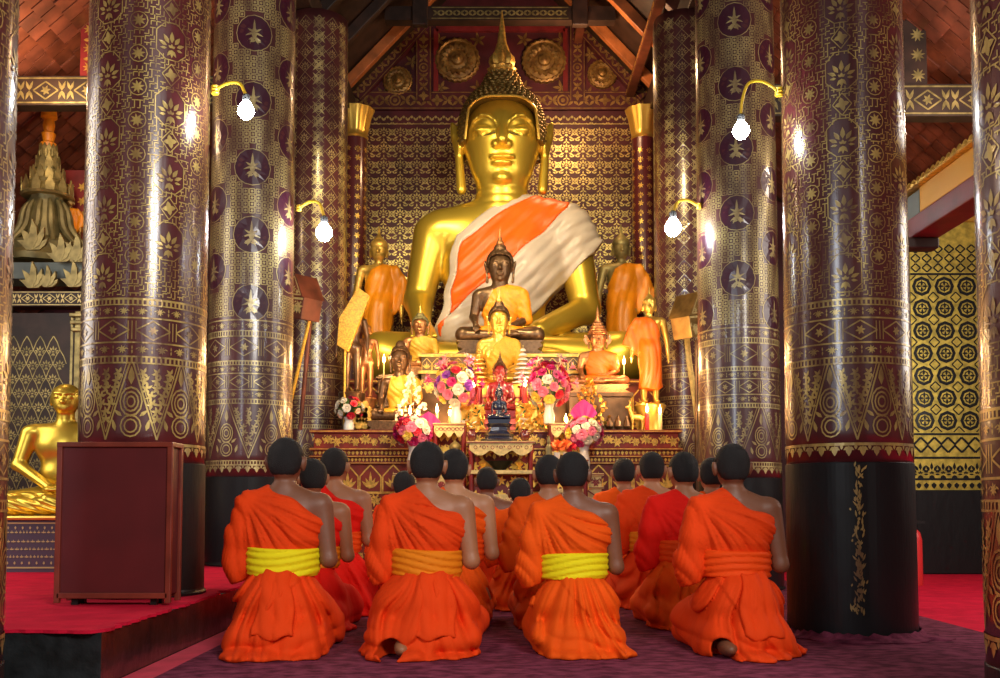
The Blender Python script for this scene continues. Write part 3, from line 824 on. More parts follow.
# ================================================================ seated buddhas (facing the camera, -y), sculpted
def mirx(p): return (-p[0], p[1], p[2])
HW = 1.0
def seated_body(P, big=True):
    x, y, z = P[:, 0], P[:, 1], P[:, 2]
    P0 = P
    t = U(.14, ell(P, (0, .0, 1.40), (.70, .36, .62)), ell(P, (0, .02, .70), (.50, .36, .48)), cap(P, (-.66, .02, 1.77), (.66, .02, 1.77), .22), cap(P, (0, 0, 2.0), (-.66, .02, 1.80), .20), cap(P, (0, 0, 2.0), (.66, .02, 1.80), .20))
    t = U(.08, t, cap(P, (0, .0, 1.85), (0, -.02, 2.35), .30, .285))
    for zz in (2.04, 2.13, 2.22): t = t + .008 * np.exp(-((z - zz) / .012) ** 2)
    # hips and crossed legs
    legs = U(.10, ell(P, (0, .05, .30), (.75, .50, .34)), cap(P, (-.45, -.1, .30), (-1.28, -.38, .28), .30, .30), cap(P, (.45, -.1, .30), (1.28, -.38, .28), .30, .30))
    legs = U(.05, legs, cap(P, (-1.30, -.42, .25), (.25, -.80, .20), .24, .16), cap(P, (1.30, -.42, .25), (-.1, -.72, .34), .24, .16), ell(P, (.45, -.84, .22), (.30, .12, .10)))
    t = U(.09, t, legs)
    # right arm (viewer left) to the knee, left arm to the lap
    ra = chain(P, [(-.77, .02, 1.74), (-.93, -.02, .98), (-.86, -.52, .66)], [.225, .16, .105], .05)
    rh = U(.02, ell(P, (-.84, -.66, .58), (.11, .11, .07)), *[chain(P, [(-.84 + (k - 1.5) * .052, -.72, .56), (-.84 + (k - 1.5) * .058, -.84, .44), (-.83 + (k - 1.5) * .056, -.87, .27 + .02 * abs(k - 1.5))], [.034, .031, .022], .01) for k in range(4)], cap(P, (-.74, -.66, .55), (-.69, -.78, .46), .035, .024))
    la = chain(P, [(.77, .02, 1.74), (.93, -.05, .88), (.38, -.58, .56)], [.225, .16, .105], .05)
    lh = U(.02, ell(P, (.20, -.66, .56), (.15, .11, .05)), *[chain(P, [(.12, -.62 - k * .052, .565), (-.03, -.60 - k * .055, .57), (-.18 + .02 * abs(k - 1.5), -.60 - k * .05, .585)], [.034, .031, .022], .01) for k in range(4)], cap(P, (.20, -.58, .60), (.06, -.54, .67), .035, .024))
    t = U(.05, t, U(.04, ra, rh)); t = U(.05, t, U(.04, la, lh))
    # head
    P = np.stack([P[:, 0] / HW, P[:, 1], P[:, 2]], -1); x = P[:, 0]
    h = U(.10, ell(P, (0, -.02, 2.80), (.435, .43, .48)), ell(P, (0, -.09, 2.47), (.34, .31, .31)))
    h = smin(h, cap(P, (0, -.415, 2.88), (.0, -.515, 2.645), .026, .058), .035)
    h = smin(h, cap(P, (-.07, -.445, 2.615), (.07, -.445, 2.615), .040), .025)
    for s in (-1, 1):
        h = smax(h, -ell(P, (s * .205, -.46, 2.82), (.145, .062, .085)), .035)
        h = smin(h, ell(P, (s * .195, -.372, 2.785), (.112, .055, .058)), .012)
        h = h + .014 * np.exp(-((z - (2.752 + .35 * (np.abs(x) - .19) ** 2 * 3)) / .010) ** 2) * (np.abs(x - s * .185) < .125) * (y < -.2)
        h = smin(h, chain(P, [(s * .045, -.435, 2.80), (s * .08, -.432, 2.88), (s * .15, -.422, 2.94), (s * .23, -.392, 2.955), (s * .31, -.335, 2.915), (s * .37, -.25, 2.82)], [.016, .018, .020, .020, .017, .010], .012), .012)
        e = U(.025, chain(P, [(s * .44, -.02, 2.86), (s * .56, -.01, 3.0), (s * .535, -.01, 2.86), (s * .485, .01, 2.66), (s * .455, -.03, 2.24)], [.035, .022, .045, .045, .055]), ell(P, (s * .475, .0, 2.80), (.05, .09, .18)))
        h = smin(h, e, .03)
    h = smin(h, U(.012, ell(P, (-.06, -.405, 2.482), (.088, .052, .027)), ell(P, (.06, -.405, 2.482), (.088, .052, .027))), .010)
    h = smin(h, ell(P, (0, -.400, 2.425), (.112, .055, .033)), .010)
    h = h + .010 * np.exp(-((z - (2.454 + .6 * x * x)) / .008) ** 2) * (np.abs(x) < .15) * (y < -.25)
    h = smin(h, ell(P, (0, -.33, 2.28), (.09, .07, .06)), .05)
    return np.maximum(smin(t, h, .05), .002 - z)
def hairline(ax):
    return np.maximum(3.15 - 6 * ax ** 4 - np.maximum(0, ax - .37) * 9, 2.72)
def hair_sdf(P):
    x, y, z = P[:, 0] / HW, P[:, 1], P[:, 2]; P = np.stack([x, y, z], -1)
    c = smin(U(.05, ell(P, (-.11, .01, 2.87), (.375, .48, .54)), ell(P, (.11, .01, 2.87), (.375, .48, .54))), ell(P, (0, .03, 3.40), (.22, .23, .24)), .06)
    th = np.arctan2(x, -y); rr = np.sqrt(x * x + y * y)
    row = z / .050; off = np.where(np.floor(row).astype(int) % 2 == 0, 0, .5)
    nn = np.where(z > 3.34, 16, 36)
    c = c - .030 * np.abs(np.sin(PI * row)) * np.abs(np.sin(PI * (th / (2 * PI) * nn + off)))
    line = hairline(np.abs(x))
    front = np.where(y < .10, line - z, -(z - (2.62)))
    return np.maximum(c, front * .7)
def flame_prof(h=1.0, r=.13, z0=3.48):
    return [(r, z0), (r * 1.15, z0 + .03 * h), (r * .95, z0 + .06 * h), (r * 1.05, z0 + .10 * h), (r * .8, z0 + .14 * h), (r * .92, z0 + .2 * h), (r * .85, z0 + .28 * h), (r * .55, z0 + .36 * h), (r * .5, z0 + .42 * h), (r * .36, z0 + .5 * h), (r * .28, z0 + .62 * h), (r * .16, z0 + .8 * h), (.004, z0 + h)]
def robe_shell(P, infl):
    return U(.16, ell(P, (0, .0, 1.40), (.70 + infl, .36 + infl, .62 + infl)), ell(P, (0, .02, .70), (.52 + infl, .38 + infl, .5)), cap(P, (-.66, .02, 1.77), (.70, .02, 1.77), .22 + infl), cap(P, (0, 0, 2.0), (.66, .02, 1.80), .20 + infl))
def eye_lines(parent, m, s=1):
    mb = MB()
    for sg in (-1, 1):
        mb.tube([(sg * (.075 + .22 * t) * s, -(.445 - .05 * t - .07 * t * t) * s, (2.742 - .018 * math.sin(t * PI)) * s) for t in [i / 8 for i in range(9)]], [.0045 * s] * 9, 6)
    return mb.build('eye_line', m, parent, smooth=True)
_cache = {}
def cached(key, fn):
    if key not in _cache: _cache[key] = fn()
    return _cache[key].copy()
def seated(name, loc, scale, lab, cat='buddha statue', body='bronze', hair='bronze', cloth=None, clothpoly=None, tip='gold_bright', rz=0, crown=None, group=None, wide=1):
    root = empty(name, loc, rz, lab, cat, group)
    sc_ = lambda o: (setattr(o, 'scale', (scale * wide, scale, scale)), o)[1]
    sc_(link('body', cached('sb', lambda: sdf_mesh(seated_body, (-1.7, -1.1, 0), (1.7, .7, 3.4), .042)), M[body], root))
    sc_(link('hair', cached('sh', lambda: sdf_mesh(hair_sdf, (-.7, -.6, 2.3), (.7, .6, 3.72), .028)), M[hair], root))
    if crown:
        mb = MB().lathe([(.50, 3.02), (.53, 3.06), (.50, 3.12), (.53, 3.18), (.44, 3.25), (.46, 3.34), (.36, 3.4), (.38, 3.52), (.27, 3.6), (.28, 3.7), (.18, 3.78), (.18, 3.9), (.10, 4.0), (.08, 4.3), (.004, 4.75)], 20)
        sc_(mb.build('crown', M[crown], root, smooth=True))
        mb = MB()
        for s_ in (-1, 1): mb.prism([(s_ * .46, 2.4), (s_ * .62, 2.5), (s_ * .74, 2.75), (s_ * .66, 2.85), (s_ * .68, 3.05), (s_ * .5, 3.0)], .0, .05)
        sc_(mb.build('ear_flap', M[crown], root))
    elif tip: sc_(MB().lathe(flame_prof(.75, .16), 16).build('finial', M[tip], root, smooth=True))
    if cloth:
        pg = clothpoly or [(-.42, 2.02), (.25, 2.1), (.98, 1.9), (1.12, 1.1), (.75, .35), (-.75, .3), (-.62, 1.2)]
        def f(P):
            d = robe_shell(P, .05); d = smin(d, chain(P, [(.77, .02, 1.74), (.93, -.05, .88)], [.27, .22]), .08)
            d = smin(d, ell(P, (0, -.3, .42), (.95, .52, .22)), .1)
            fo = np.abs(np.sin((P[:, 0] * .9 + P[:, 2] * .8) * 9 + np.sin(P[:, 2] * 5)))
            return np.maximum(d - .022 * fo, poly2(P[:, 0], P[:, 2], pg))
        sc_(link('robe', cached('cl' + str(pg), lambda: sdf_mesh(f, (-1.3, -1, .1), (1.3, .6, 2.3), .036)), M[cloth], root))
    mb = MB().prism([(-1.55, 0), (1.55, 0), (1.4, -.10), (1.5, -.2), (1.3, -.32), (1.6, -.5), (-1.6, -.5), (-1.3, -.32), (-1.5, -.2), (-1.4, -.10)], -1.0, .6)
    sc_(mb.build('pedestal', M[body if body != 'gold_statue' else 'bronze_gold'], root, bevel=.02))
    return root

# ---- the great buddha
BY = 11.0
bz = at(500, 386, 10.7).z
kz = (at(500, 12, BY).z - bz) / 4.30
big = empty('great_buddha_statue', (at(502, 300, BY).x, BY, bz), 0, 'colossal gilded seated buddha behind the altar with orange and white sash', 'buddha statue')
BS = kz
def bscale(o): o.scale = (BS, BS, BS); return o
bscale(link('body', sdf_mesh(seated_body, (-1.7, -1.1, 0), (1.7, .7, 3.4), .021), M['gold_statue'], big))
bscale(link('hair', sdf_mesh(hair_sdf, (-.7, -.6, 2.3), (.7, .6, 3.72), .0125), M['gold_hair'], big))
bscale(MB().lathe(flame_prof(.76, .15, 3.56), 40, wav=lambda a, k: .10 * math.cos(a * 8) if 2 < k < 8 else 0).build('finial', M['gold_carved'], big, smooth=True))
hbp = []
for i in range(41):
    xx = -.405 + .81 * i / 40; zz_ = float(hairline(abs(xx)))
    q_ = 1 - (max(0, abs(xx) - .11) / .385) ** 2 - ((zz_ - 2.87) / .55) ** 2
    hbp.append((xx, -.48 * math.sqrt(max(.0, q_)) - .02 if q_ > 0 else -.02, zz_))
bscale(MB().tube(hbp, .014, 8).build('hair_band', M['gold_bright'], big, smooth=True))
bscale(eye_lines(big, M['eye_dark']))
def sash_sdf(poly, infl, fold):
    def f(P):
        x, y, z = P[:, 0], P[:, 1], P[:, 2]
        d = robe_shell(P, infl)
        d = smin(d, chain(P, [(.77, .02, 1.74), (.93, -.02, 1.2)], [.255, .2]), .1)
        # cloth bridges from the upper chest to the lap
        d = smin(d, chain(P, [(-.35, -.12, 1.2), (-.5, -.35, .62)], [.2 + infl, .22 + infl]), .2)
        d = smin(d, chain(P, [(.2, -.16, 1.4), (-.25, -.32, .62)], [.22 + infl, .22 + infl]), .2)
        d = smin(d, cap(P, (.7, .0, 1.78), (1.22, -.06, 1.52), .16, .03), .10)
        q = (-x * .62 + z * .78)       # across the band
        l = (x * .78 + z * .62)
        fo = np.abs(np.sin(q * 17 + 1.3 * np.sin(l * 2.3) + .6 * np.sin(l * 6.1))) * .6 + .4 * np.abs(np.sin(q * 31 + 2 * np.sin(l * 3.1)))
        return np.maximum(d - fold * fo, poly2(x + .015 * np.sin(z * 14), z, poly))
    return f
bx = lambda px, py: ((at(px, py, 10.72).x - big.location.x) / BS, (at(px, py, 10.72).z - bz) / BS)
e_up = [bx(*p) for p in ((531, 186), (492, 212), (458, 238), (452, 268), (447, 310), (438, 340))]
e_mid = [bx(*p) for p in ((440, 330), (470, 300), (503, 272), (535, 240), (568, 207), (572, 190))]
bandw = [bx(*p) for p in ((531, 186), (492, 212), (458, 238), (452, 268), (447, 310), (438, 340))]
inner = [(p[0] + .045, p[1] - .055) for p in bandw]
bscale(link('sash_border', sdf_mesh(sash_sdf([(p[0] - .03, p[1] + .03) for p in bandw] + inner[::-1], .055, .012), (-1, -.9, .3), (1.4, .6, 2.4), .022), M['cloth_white'], big))
bscale(link('sash', sdf_mesh(sash_sdf([(p[0], p[1]) for p in inner] + e_mid, .060, .022), (-1, -.9, .3), (1.4, .6, 2.4), .022), M['cloth_orange'], big))
white = [bx(*p) for p in ((572, 190), (590, 208), (606, 232), (596, 250), (575, 268), (545, 302), (515, 330), (470, 350), (436, 344))] + e_mid
bscale(link('sash_tail', sdf_mesh(sash_sdf(white, .050, .030), (-1, -.9, .1), (1.5, .6, 2.4), .022), M['cloth_white'], big))

# ================================================================ standing figures
def standing(name, loc, h, lab, skin='bronze_gold', cloth='cloth_gold', wing=1, rz=0, crown=True, spread=.0, cat='standing statue', ped=0, group=None):
    """1 unit tall figure, facing -y"""
    root = empty(name, loc, rz, lab, cat, group)
    def body(P):
        t = U(.03, ell(P, (0, 0, .70), (.098, .062, .11)), ell(P, (0, 0, .57), (.078, .055, .09)), ell(P, (0, 0, .48), (.098, .066, .08)), cap(P, (-.105, 0, .775), (.105, 0, .775), .032))
        t = U(.02, t, chain(P, [(-.05, 0, .47), (-.055, -.005, .26), (-.055, 0, .05)], [.058, .042, .026]), chain(P, [(.05, 0, .47), (.055, -.005, .26), (.055, 0, .05)], [.058, .042, .026]))
        t = U(.01, t, ell(P, (-.058, -.04, .018), (.028, .065, .02)), ell(P, (.058, -.04, .018), (.028, .065, .02)))
        for s in (-1, 1):
            a = chain(P, [(s * .125, 0, .765), (s * .16, .01, .60), (s * .165, -.02, .46)], [.032, .025, .017])
            hd = U(.006, ell(P, (s * .167, -.022, .435), (.012, .02, .026)), *[cap(P, (s * .167, -.035 + .012 * k, .415), (s * .170, -.037 + .012 * k, .37 + .006 * abs(k - 1.5)), .0065, .005) for k in range(4)], cap(P, (s * .163, -.036, .435), (s * .157, -.052, .41), .007, .005))
            t = U(.012, t, a, hd)
        t = U(.015, t, cap(P, (0, 0, .78), (0, -.005, .845), .032, .03))
        P = (P - np.array([0, 0, .84], np.float32)) / np.array([1.22, 1.15, 1.15], np.float32) + np.array([0, 0, .84], np.float32)
        hd = U(.015, ell(P, (0, -.005, .90), (.046, .05, .058)), ell(P, (0, -.012, .868), (.034, .038, .035)))
        hd = U(.008, hd, cap(P, (0, -.052, .905), (0, -.062, .884), .005, .009), ell(P, (0, -.048, .868), (.014, .008, .006)), ell(P, (-.049, 0, .885), (.008, .014, .032)), ell(P, (.049, 0, .885), (.008, .014, .032)))
        for s in (-1, 1): hd = smax(hd, -ell(P, (s * .019, -.056, .903), (.013, .008, .006)), .006)
        return smin(t, hd, .01)
    o = link('body', cached('stb', lambda: sdf_mesh(body, (-.22, -.12, 0), (.22, .1, .97), .0085)), M[skin], root); o.scale = (h,) * 3
    hr = MB().lathe([(.056, .925), (.063, .94), (.062, .958), (.055, .975), (.040, .99), (.030, 1.0), (.022, 1.01), (.012, 1.025), (.009, 1.045), (.002, 1.09)], 18).build('hair', M[skin if crown else 'gold_bright'], root, smooth=True); hr.scale = (h,) * 3
    def rb(P):
        x, y, z = P[:, 0], P[:, 1], P[:, 2]; x = x * wing
        Q = np.stack([x, y, z], -1)
        d = U(.03, ell(Q, (0, 0, .70), (.112, .076, .12)), ell(Q, (0, 0, .55), (.10, .07, .14)), cap(Q, (0, 0, .775), (.115, 0, .762), .036), chain(Q, [(0, 0, .5), (0, 0, .3), (0, 0, .14)], [.098, .105, .115]))
        d = smin(d, chain(Q, [(.13, 0, .76), (.19, .01, .62)], [.045, .04]), .02)
        d = smin(d, ell(Q, (.17, .0, .60), (.085, .028, .17)), .02)
        fo = np.abs(np.sin(x * 42 + 4 * np.sin(z * 5) + z * 6)) * .008
        pg = [(-.115, .60), (-.05, .76), (.03, .805), (.13, .80), (.19, .72), (.255, .55), (.19, .53), (.12, .45), (.085, .30), (.095, .14), (-.07, .12), (-.125, .16), (-.105, .45)]
        return np.maximum(d - fo, poly2(x, z, pg))
    if cloth:
        o = link('robe', cached('str%d' % wing, lambda: sdf_mesh(rb, (-.28, -.16, .1), (.28, .16, .86), .0085)), M[cloth], root); o.scale = (h,) * 3
    pd = MB().lathe([(.16, -.05 - ped), (.16, -.03 - ped), (.11, -.02 - ped), (.10, -.02 - ped * .5), (.15, -.02), (.13, 0)], 24).build('pedestal', M[skin], root, smooth=True); pd.scale = (h,) * 3
    return root

# ================================================================ altar
TZ0 = at(500, 430, 8.75).z
def frieze(u0, u1, z, h, D, kind, mi=1):
    if kind == 'scroll':
        n = max(1, int((u1 - u0) / (h * .74)))
        for i in range(n):
            u = u0 + (i + .5) * (u1 - u0) / n; s = 1 if i % 2 else -1
            D.ring(u, z + h * (.5 + s * .1), h * .22, h * .07, mi, 10)
            for a_ in (10, 60, 110, 170, 220, 260, 320): D.petal(u + h * .06 * s, z + h * (.5 + s * .1), R(a_ * s), h * (.30 + .1 * (i % 3)), h * .14, mi)
            for k in (-1, 1): D.petal(u + k * h * .3, z + h * .5 - s * h * .28, R(90 * s + k * 30), h * .42, h * .15, mi); D.petal(u + k * h * .15, z + h * .5 + s * h * .42, R(-90 * s + k * 60), h * .2, h * .09, mi)
    elif kind == 'dentil':
        n = int((u1 - u0) / (h * .8))
        for i in range(n): D.petal(u0 + (i + .5) * (u1 - u0) / n, z + h * .95, R(270), h * .9, h * .6, mi)
    elif kind == 'arch':
        n = max(1, int((u1 - u0) / (h * .8))); w_ = (u1 - u0) / n
        for i in range(n):
            u = u0 + (i + .5) * w_
            D.path([(u - w_ * .46, z), (u - w_ * .46, z + h * .55), (u - w_ * .2, z + h * .8), (u, z + h * .97), (u + w_ * .2, z + h * .8), (u + w_ * .46, z + h * .55), (u + w_ * .46, z)], h * .05, mi)
            for a_ in (90, 40, 140, 65, 115): D.petal(u, z + h * .12, R(a_), h * (.62 if a_ == 90 else .42), h * .12, mi)
            D.rosette(u, z + h * .25, h * .16, 6, mi)
    elif kind == 'line': D.line((u0, z + h / 2), (u1, z + h / 2), h, mi)
def altar_block(x0, x1, y0, y1, z0, z1, rows, name, mats, lab, cat, mould=.03):
    mb = MB().mi(0).span(x0, x1, y0, y1, z0, z1)
    z = z1
    D = Dec(plane_map((0, y0, 0), (1, 0, 0), (0, 0, 1), .006))
    DS = [Dec(plane_map((x1, 0, 0), (0, 1, 0), (0, 0, 1), .006)), Dec(plane_map((x0, 0, 0), (0, 1, 0), (0, 0, 1), -.006))]
    for kind, h in rows:
        z -= h
        if kind == 'ledge': mb.mi(0).span(x0 - mould, x1 + mould, y0 - mould, y1, z, z + h); mb.mi(1).span(x0 - mould - .004, x1 + mould + .004, y0 - mould - .004, y1, z + h * .35, z + h * .65)
        elif kind == 'gap': pass
        else:
            frieze(x0, x1, z, h, D, kind)
            for d_ in DS: frieze(y0, y1, z, h, d_, kind)
    D.add_to(mb)
    for d_ in DS: d_.add_to(mb)
    return tag(mb.build(name, mats), lab, cat)
ra = [M['red_altar'], M['gold_carved']]
XL = at(314, 430, 8.75).x; XR = at(678, 430, 8.75).x
altar_block(XL, XR, 8.75, 9.28, .0, TZ0, (('ledge', .025), ('gap', .012), ('scroll', .11), ('gap', .01), ('ledge', .022), ('dentil', .045), ('ledge', .018), ('dentil', .04), ('ledge', .018), ('arch', .24), ('line', .02), ('scroll', .13), ('ledge', .03), ('arch', .22), ('line', .02), ('dentil', .07), ('scroll', .12)), 'altar', ra, 'long red altar with carved gilt friezes in front of the kneeling monks', 'altar')
S1 = at(500, 392, 9.5).z
altar_block(-1.44, 1.44, 9.335, 10.05, .0, TZ0 + .02, (('ledge', .03), ('scroll', .15)), 'altar_step', ra, 'rear step of the altar crowded with bronze and gilt statues', 'altar')
altar_block(-1.66, 1.80, 10.09, 11.95, .0, bz - .005, (('ledge', .05), ('arch', .28), ('line', .02), ('scroll', .2), ('ledge', .03)), 'throne', [M['red_altar'], M['gold_carved']], 'broad carved throne under the great gilded buddha', 'altar')
# pedestal steps in the middle
CZ = at(500, 357, 9.75).z
mb = MB().mi(0).span(-.75, .75, 9.50, 10.05, TZ0 + .022, CZ).mi(1).span(-.78, .78, 9.47, 10.06, CZ - .04, CZ - .01).mi(1).span(-.78, .78, 9.47, 10.06, CZ - .2, CZ - .17)
D = Dec(plane_map((0, 9.5, 0), (1, 0, 0), (0, 0, 1), .006)); frieze(-.75, .75, CZ - .165, .12, D, 'arch'); frieze(-.75, .75, CZ - .4, .19, D, 'scroll'); D.add_to(mb)
tag(mb.build('statue_plinth', [M['bronze'], M['gold_carved']]), 'dark carved plinth under the big bronze buddha in the middle of the altar', 'plinth')

def put(px, py, Y): return at(px, py, Y)
def sized(px, pybase, pytop, Y, full):   # location of the base and the scale that makes a figure of `full` units reach pytop
    b = put(px, pybase, Y); t = put(px, pytop, Y); return b, (t.z - b.z) / full
# large bronze buddha, centre
b, s = sized(500, 355, 237, 9.85, 4.25); b.z = max(b.z, CZ + .5 * s)
seated('bronze_buddha_statue', b, s, 'dark bronze seated buddha with spired head and orange robe in front of the great buddha', body='bronze', hair='bronze', cloth='cloth_gold', tip='copper',
       clothpoly=[(.1, 2.12), (.62, 2.1), (1.2, 1.8), (1.15, .6), (.8, .2), (-.8, .2), (-.7, 1.0), (-.25, 1.9)])
# gilt-faced one in front of it
b, s = sized(499, 386, 287, 9.22, 4.23)
pz = b.z
st = altar_block(-.36, .38, 9.0, 9.46, TZ0, b.z - .5 * s, (('ledge', .02), ('dentil', .05), ('line', .01), ('scroll', .09), ('ledge', .02)), 'statue_stand', [M['pink_cloth'], M['gold_bright']], 'stepped stand with pink cloth and gilt edges in the middle of the altar', 'stand', .02)
seated('gilt_buddha_statue', b, s, 'seated buddha with shining gold face and yellow brocade sash in the centre of the altar', body='gold_bright', hair='bronze', cloth='cloth_yellow', wide=.95,
       clothpoly=[(-.2, 1.7), (.3, 2.1), (.9, 1.9), (1.1, 1.1), (.3, .6), (-.8, .15), (-.75, .7)])
mk = bpy.data.objects
# left pair
b, s = sized(400, 418, 341, 9.12, 3.62); b.z = TZ0 + .5 * s
s = (put(400, 341, 9.12).z - b.z) / 3.62
seated('bronze_monk_statue', b, s, 'dark bronze seated statue with gold robe at the left end of the altar', body='bronze', hair='bronze', cloth='cloth_yellow', tip=None, wide=.9)
b, s = sized(420, 369, 303, 9.9, 4.23)
seated('copper_buddha_statue', b, s, 'small coppery seated buddha with glittering sash and large ear flaps at the left', body='copper', hair='bronze_green', cloth='cloth_yellow', tip='gold_bright', wide=1.1)
mb = MB().span(b.x - .40, -.80, 9.72, 10.05, TZ0 + .021, b.z - .5 * s)
for k in range(3): mb.span(b.x - .42, -.79, 9.70, 10.05, b.z - .5 * s - .05 - k * .14, b.z - .5 * s - .02 - k * .14)
tag(mb.build('statue_plinth', M['bronze'], bevel=.01), 'dark stepped plinth under the small coppery buddha on the left', 'plinth')
# right seated with crown
b, s = sized(598, 386, 306, 9.2, 4.75)
seated('crowned_buddha_statue', b, s, 'crowned seated buddha with saffron robe on the right part of the altar', body='copper', hair='bronze', cloth='cloth_saffron', crown='copper', wide=1.15)
mb = MB().span(b.x - .28, b.x + .28, 9.02, 9.32, TZ0, b.z - .5 * s)
for k in range(7): mb.lathe([(.01, TZ0 + .005), (.038, TZ0 + .05), (.03, TZ0 + .1), (.008, TZ0 + .15)], 8, (b.x - .24 + k * .08, 9.0, 0))
mb.span(b.x - .3, b.x + .3, 9.0, 9.33, b.z - .5 * s - .04, b.z - .5 * s - .002)
tag(mb.build('statue_plinth', M['bronze'], bevel=.006), 'dark lotus-petal plinth under the crowned buddha on the right', 'plinth')
# small red one and the blue one
b, s = sized(500, 412, 350, 8.92, 4.25)
seated('ruby_buddha_statue', b, s, 'small ruby red seated buddha just above the blue statue', body='ruby', hair='bronze', tip='bronze', cloth='ruby', wide=.9)
tag(MB().span(b.x - .14, b.x + .14, 8.80, 8.98, TZ0, b.z - .5 * s).span(b.x - .17, b.x + .17, 8.78, 8.99, TZ0 + .05, TZ0 + .07).build('statue_stand', M['pink_cloth'], bevel=.005), 'low pink stand under the small ruby red buddha', 'stand')
BTZ = at(500, 441, 8.3).z
b, s = sized(499, 420, 380, 8.42, 4.25)
r_ = seated('blue_buddha_statue', b, s, 'small glossy blue seated buddha on a dark stepped pedestal on the middle offering table', body='blue_glaze', hair='blue_glaze', tip='blue_glaze', wide=.8)
mb = MB().lathe([(.15, BTZ + .002), (.155, BTZ + .02), (.12, BTZ + .04), (.13, BTZ + .06), (.10, BTZ + .09), (.09, BTZ + .12), (.115, BTZ + .15), (.10, b.z - .45 * s)], 8, (b.x, b.y, 0))
tag(mb.build('statue_pedestal', M['blue_glaze']), 'dark blue stepped pedestal under the small blue buddha', 'pedestal')

# standing statues
b, s = sized(378, 378, 226, 11.75, 1.09)
standing('standing_buddha_statue', b, s, 'gilt standing buddha in saffron robe to the left of the great buddha', skin='gold_carved', wing=1)
b, s = sized(622, 378, 224, 11.75, 1.09)
standing('standing_buddha_statue', b, s, 'greenish bronze standing buddha in orange robe to the right of the great buddha', skin='gold_aged', cloth='cloth_gold', wing=1)
for o in (mk['standing_buddha_statue'],): pass
b, s = sized(650, 404, 287, 9.12, 1.09); ph = (b.z - TZ0) / s - .05
standing('standing_buddha_statue', b, s, 'slim gilt standing buddha in orange cloth on a gilt pedestal, right end of the altar', skin='gold_bright', cloth='cloth_saffron', wing=-1, ped=ph)
b, s = sized(352, 392, 292, 9.15, 1.09); ph = (b.z - TZ0) / s - .05
standing('standing_buddha_statue', b, s, 'slim dark standing statue behind the slanting gold brocade at the left end of the altar', skin='bronze', cloth=None, wing=1, ped=ph)
b, s = sized(366, 398, 318, 9.28, 1.09); ph = (b.z - TZ0) / s - .05
standing('standing_buddha_statue', b, s, 'short bronze standing statue between the slanting brocade and the great golden knee', skin='copper', cloth=None, wing=1, ped=ph)
# slanted gold brocade
mb = MB(); a = [put(*p, 9.02) for p in ((358, 287), (370, 296), (348, 352), (337, 345), (339, 318))]; k = len(a)
mb.add([tuple(p) for p in a] + [(p.x, p.y + .05, p.z) for p in a], [tuple(range(k)), tuple(reversed(range(k, 2 * k)))] + [(i, k + i, k + (i + 1) % k, (i + 1) % k) for i in range(k)])
a0 = put(345, 350, 9.045); mb.tube([(a0.x, 9.045, TZ0), (a0.x, 9.045, a0.z)], .012)
tag(mb.build('brocade_panel', M['cloth_yellow'], bevel=.01), 'slanting gold brocade panel on a pole at the left end of the altar', 'cloth')

# ================================================================ flowers
def blossom_mesh(kind):
    mb = MB()
    for ring_, (n, rr, hh, tl) in enumerate(((6, 1.0, .25, .9), (5, .72, .45, .55), (4, .42, .6, .25))):
        for i in range(n):
            a = 2 * PI * (i + ring_ * .5) / n; c, s = math.cos(a), math.sin(a); t = Vector((-s, c, 0)); o = Vector((c, s, 0))
            p0 = o * .1 * rr; p1 = o * rr * .7; p2 = o * rr
            w_ = rr * .55
            vs = [p0 + t * w_ * .3, p0 - t * w_ * .3, p1 + t * w_ + Vector((0, 0, hh * .8)), p1 - t * w_ + Vector((0, 0, hh * .8)), p2 + t * w_ * .45 + Vector((0, 0, hh)), p2 - t * w_ * .45 + Vector((0, 0, hh))]
            mb.add(vs, [(0, 1, 3, 2), (2, 3, 5, 4)])
    mb.ball((0, 0, .3), .3, 8, 5)
    return mb.mesh()
_bl = blossom_mesh(0)
def lily_mesh():
    mb = MB()
    for i in range(6):
        a = PI * i / 3; o = Vector((math.cos(a), math.sin(a), 0)); t = Vector((-math.sin(a), math.cos(a), 0)) * .22
        pts = [Vector((0, 0, 0)), o * .35 + Vector((0, 0, .7)), o * .9 + Vector((0, 0, 1.05)), o * 1.5 + Vector((0, 0, .85))]
        mb.add([pts[0], pts[1] - t, pts[1] + t, pts[2] - t * .9, pts[2] + t * .9, pts[3]], [(0, 1, 2), (1, 3, 4, 2), (3, 5, 4)])
    mb.tube([(0, 0, -.9), (0, 0, .1)], .07, 6); mb.ball((0, 0, .6), .12, 6, 4)
    return mb.mesh()
_ll = lily_mesh()
def leafy(c, r, seed, n=60):
    rn = random.Random(seed); mb = MB()
    for i in range(n):
        d = Vector((rn.gauss(0, 1), rn.gauss(0, 1), rn.gauss(0, .8))).normalized(); p = Vector(c) + Vector((d.x * r[0], d.y * r[1], d.z * r[2])) * rn.uniform(.6, 1)
        t = d.orthogonal().normalized() * .014; u = d * .04
        mb.add([p - u, p + t, p + u, p - t], [(0, 1, 2, 3)])
    return mb
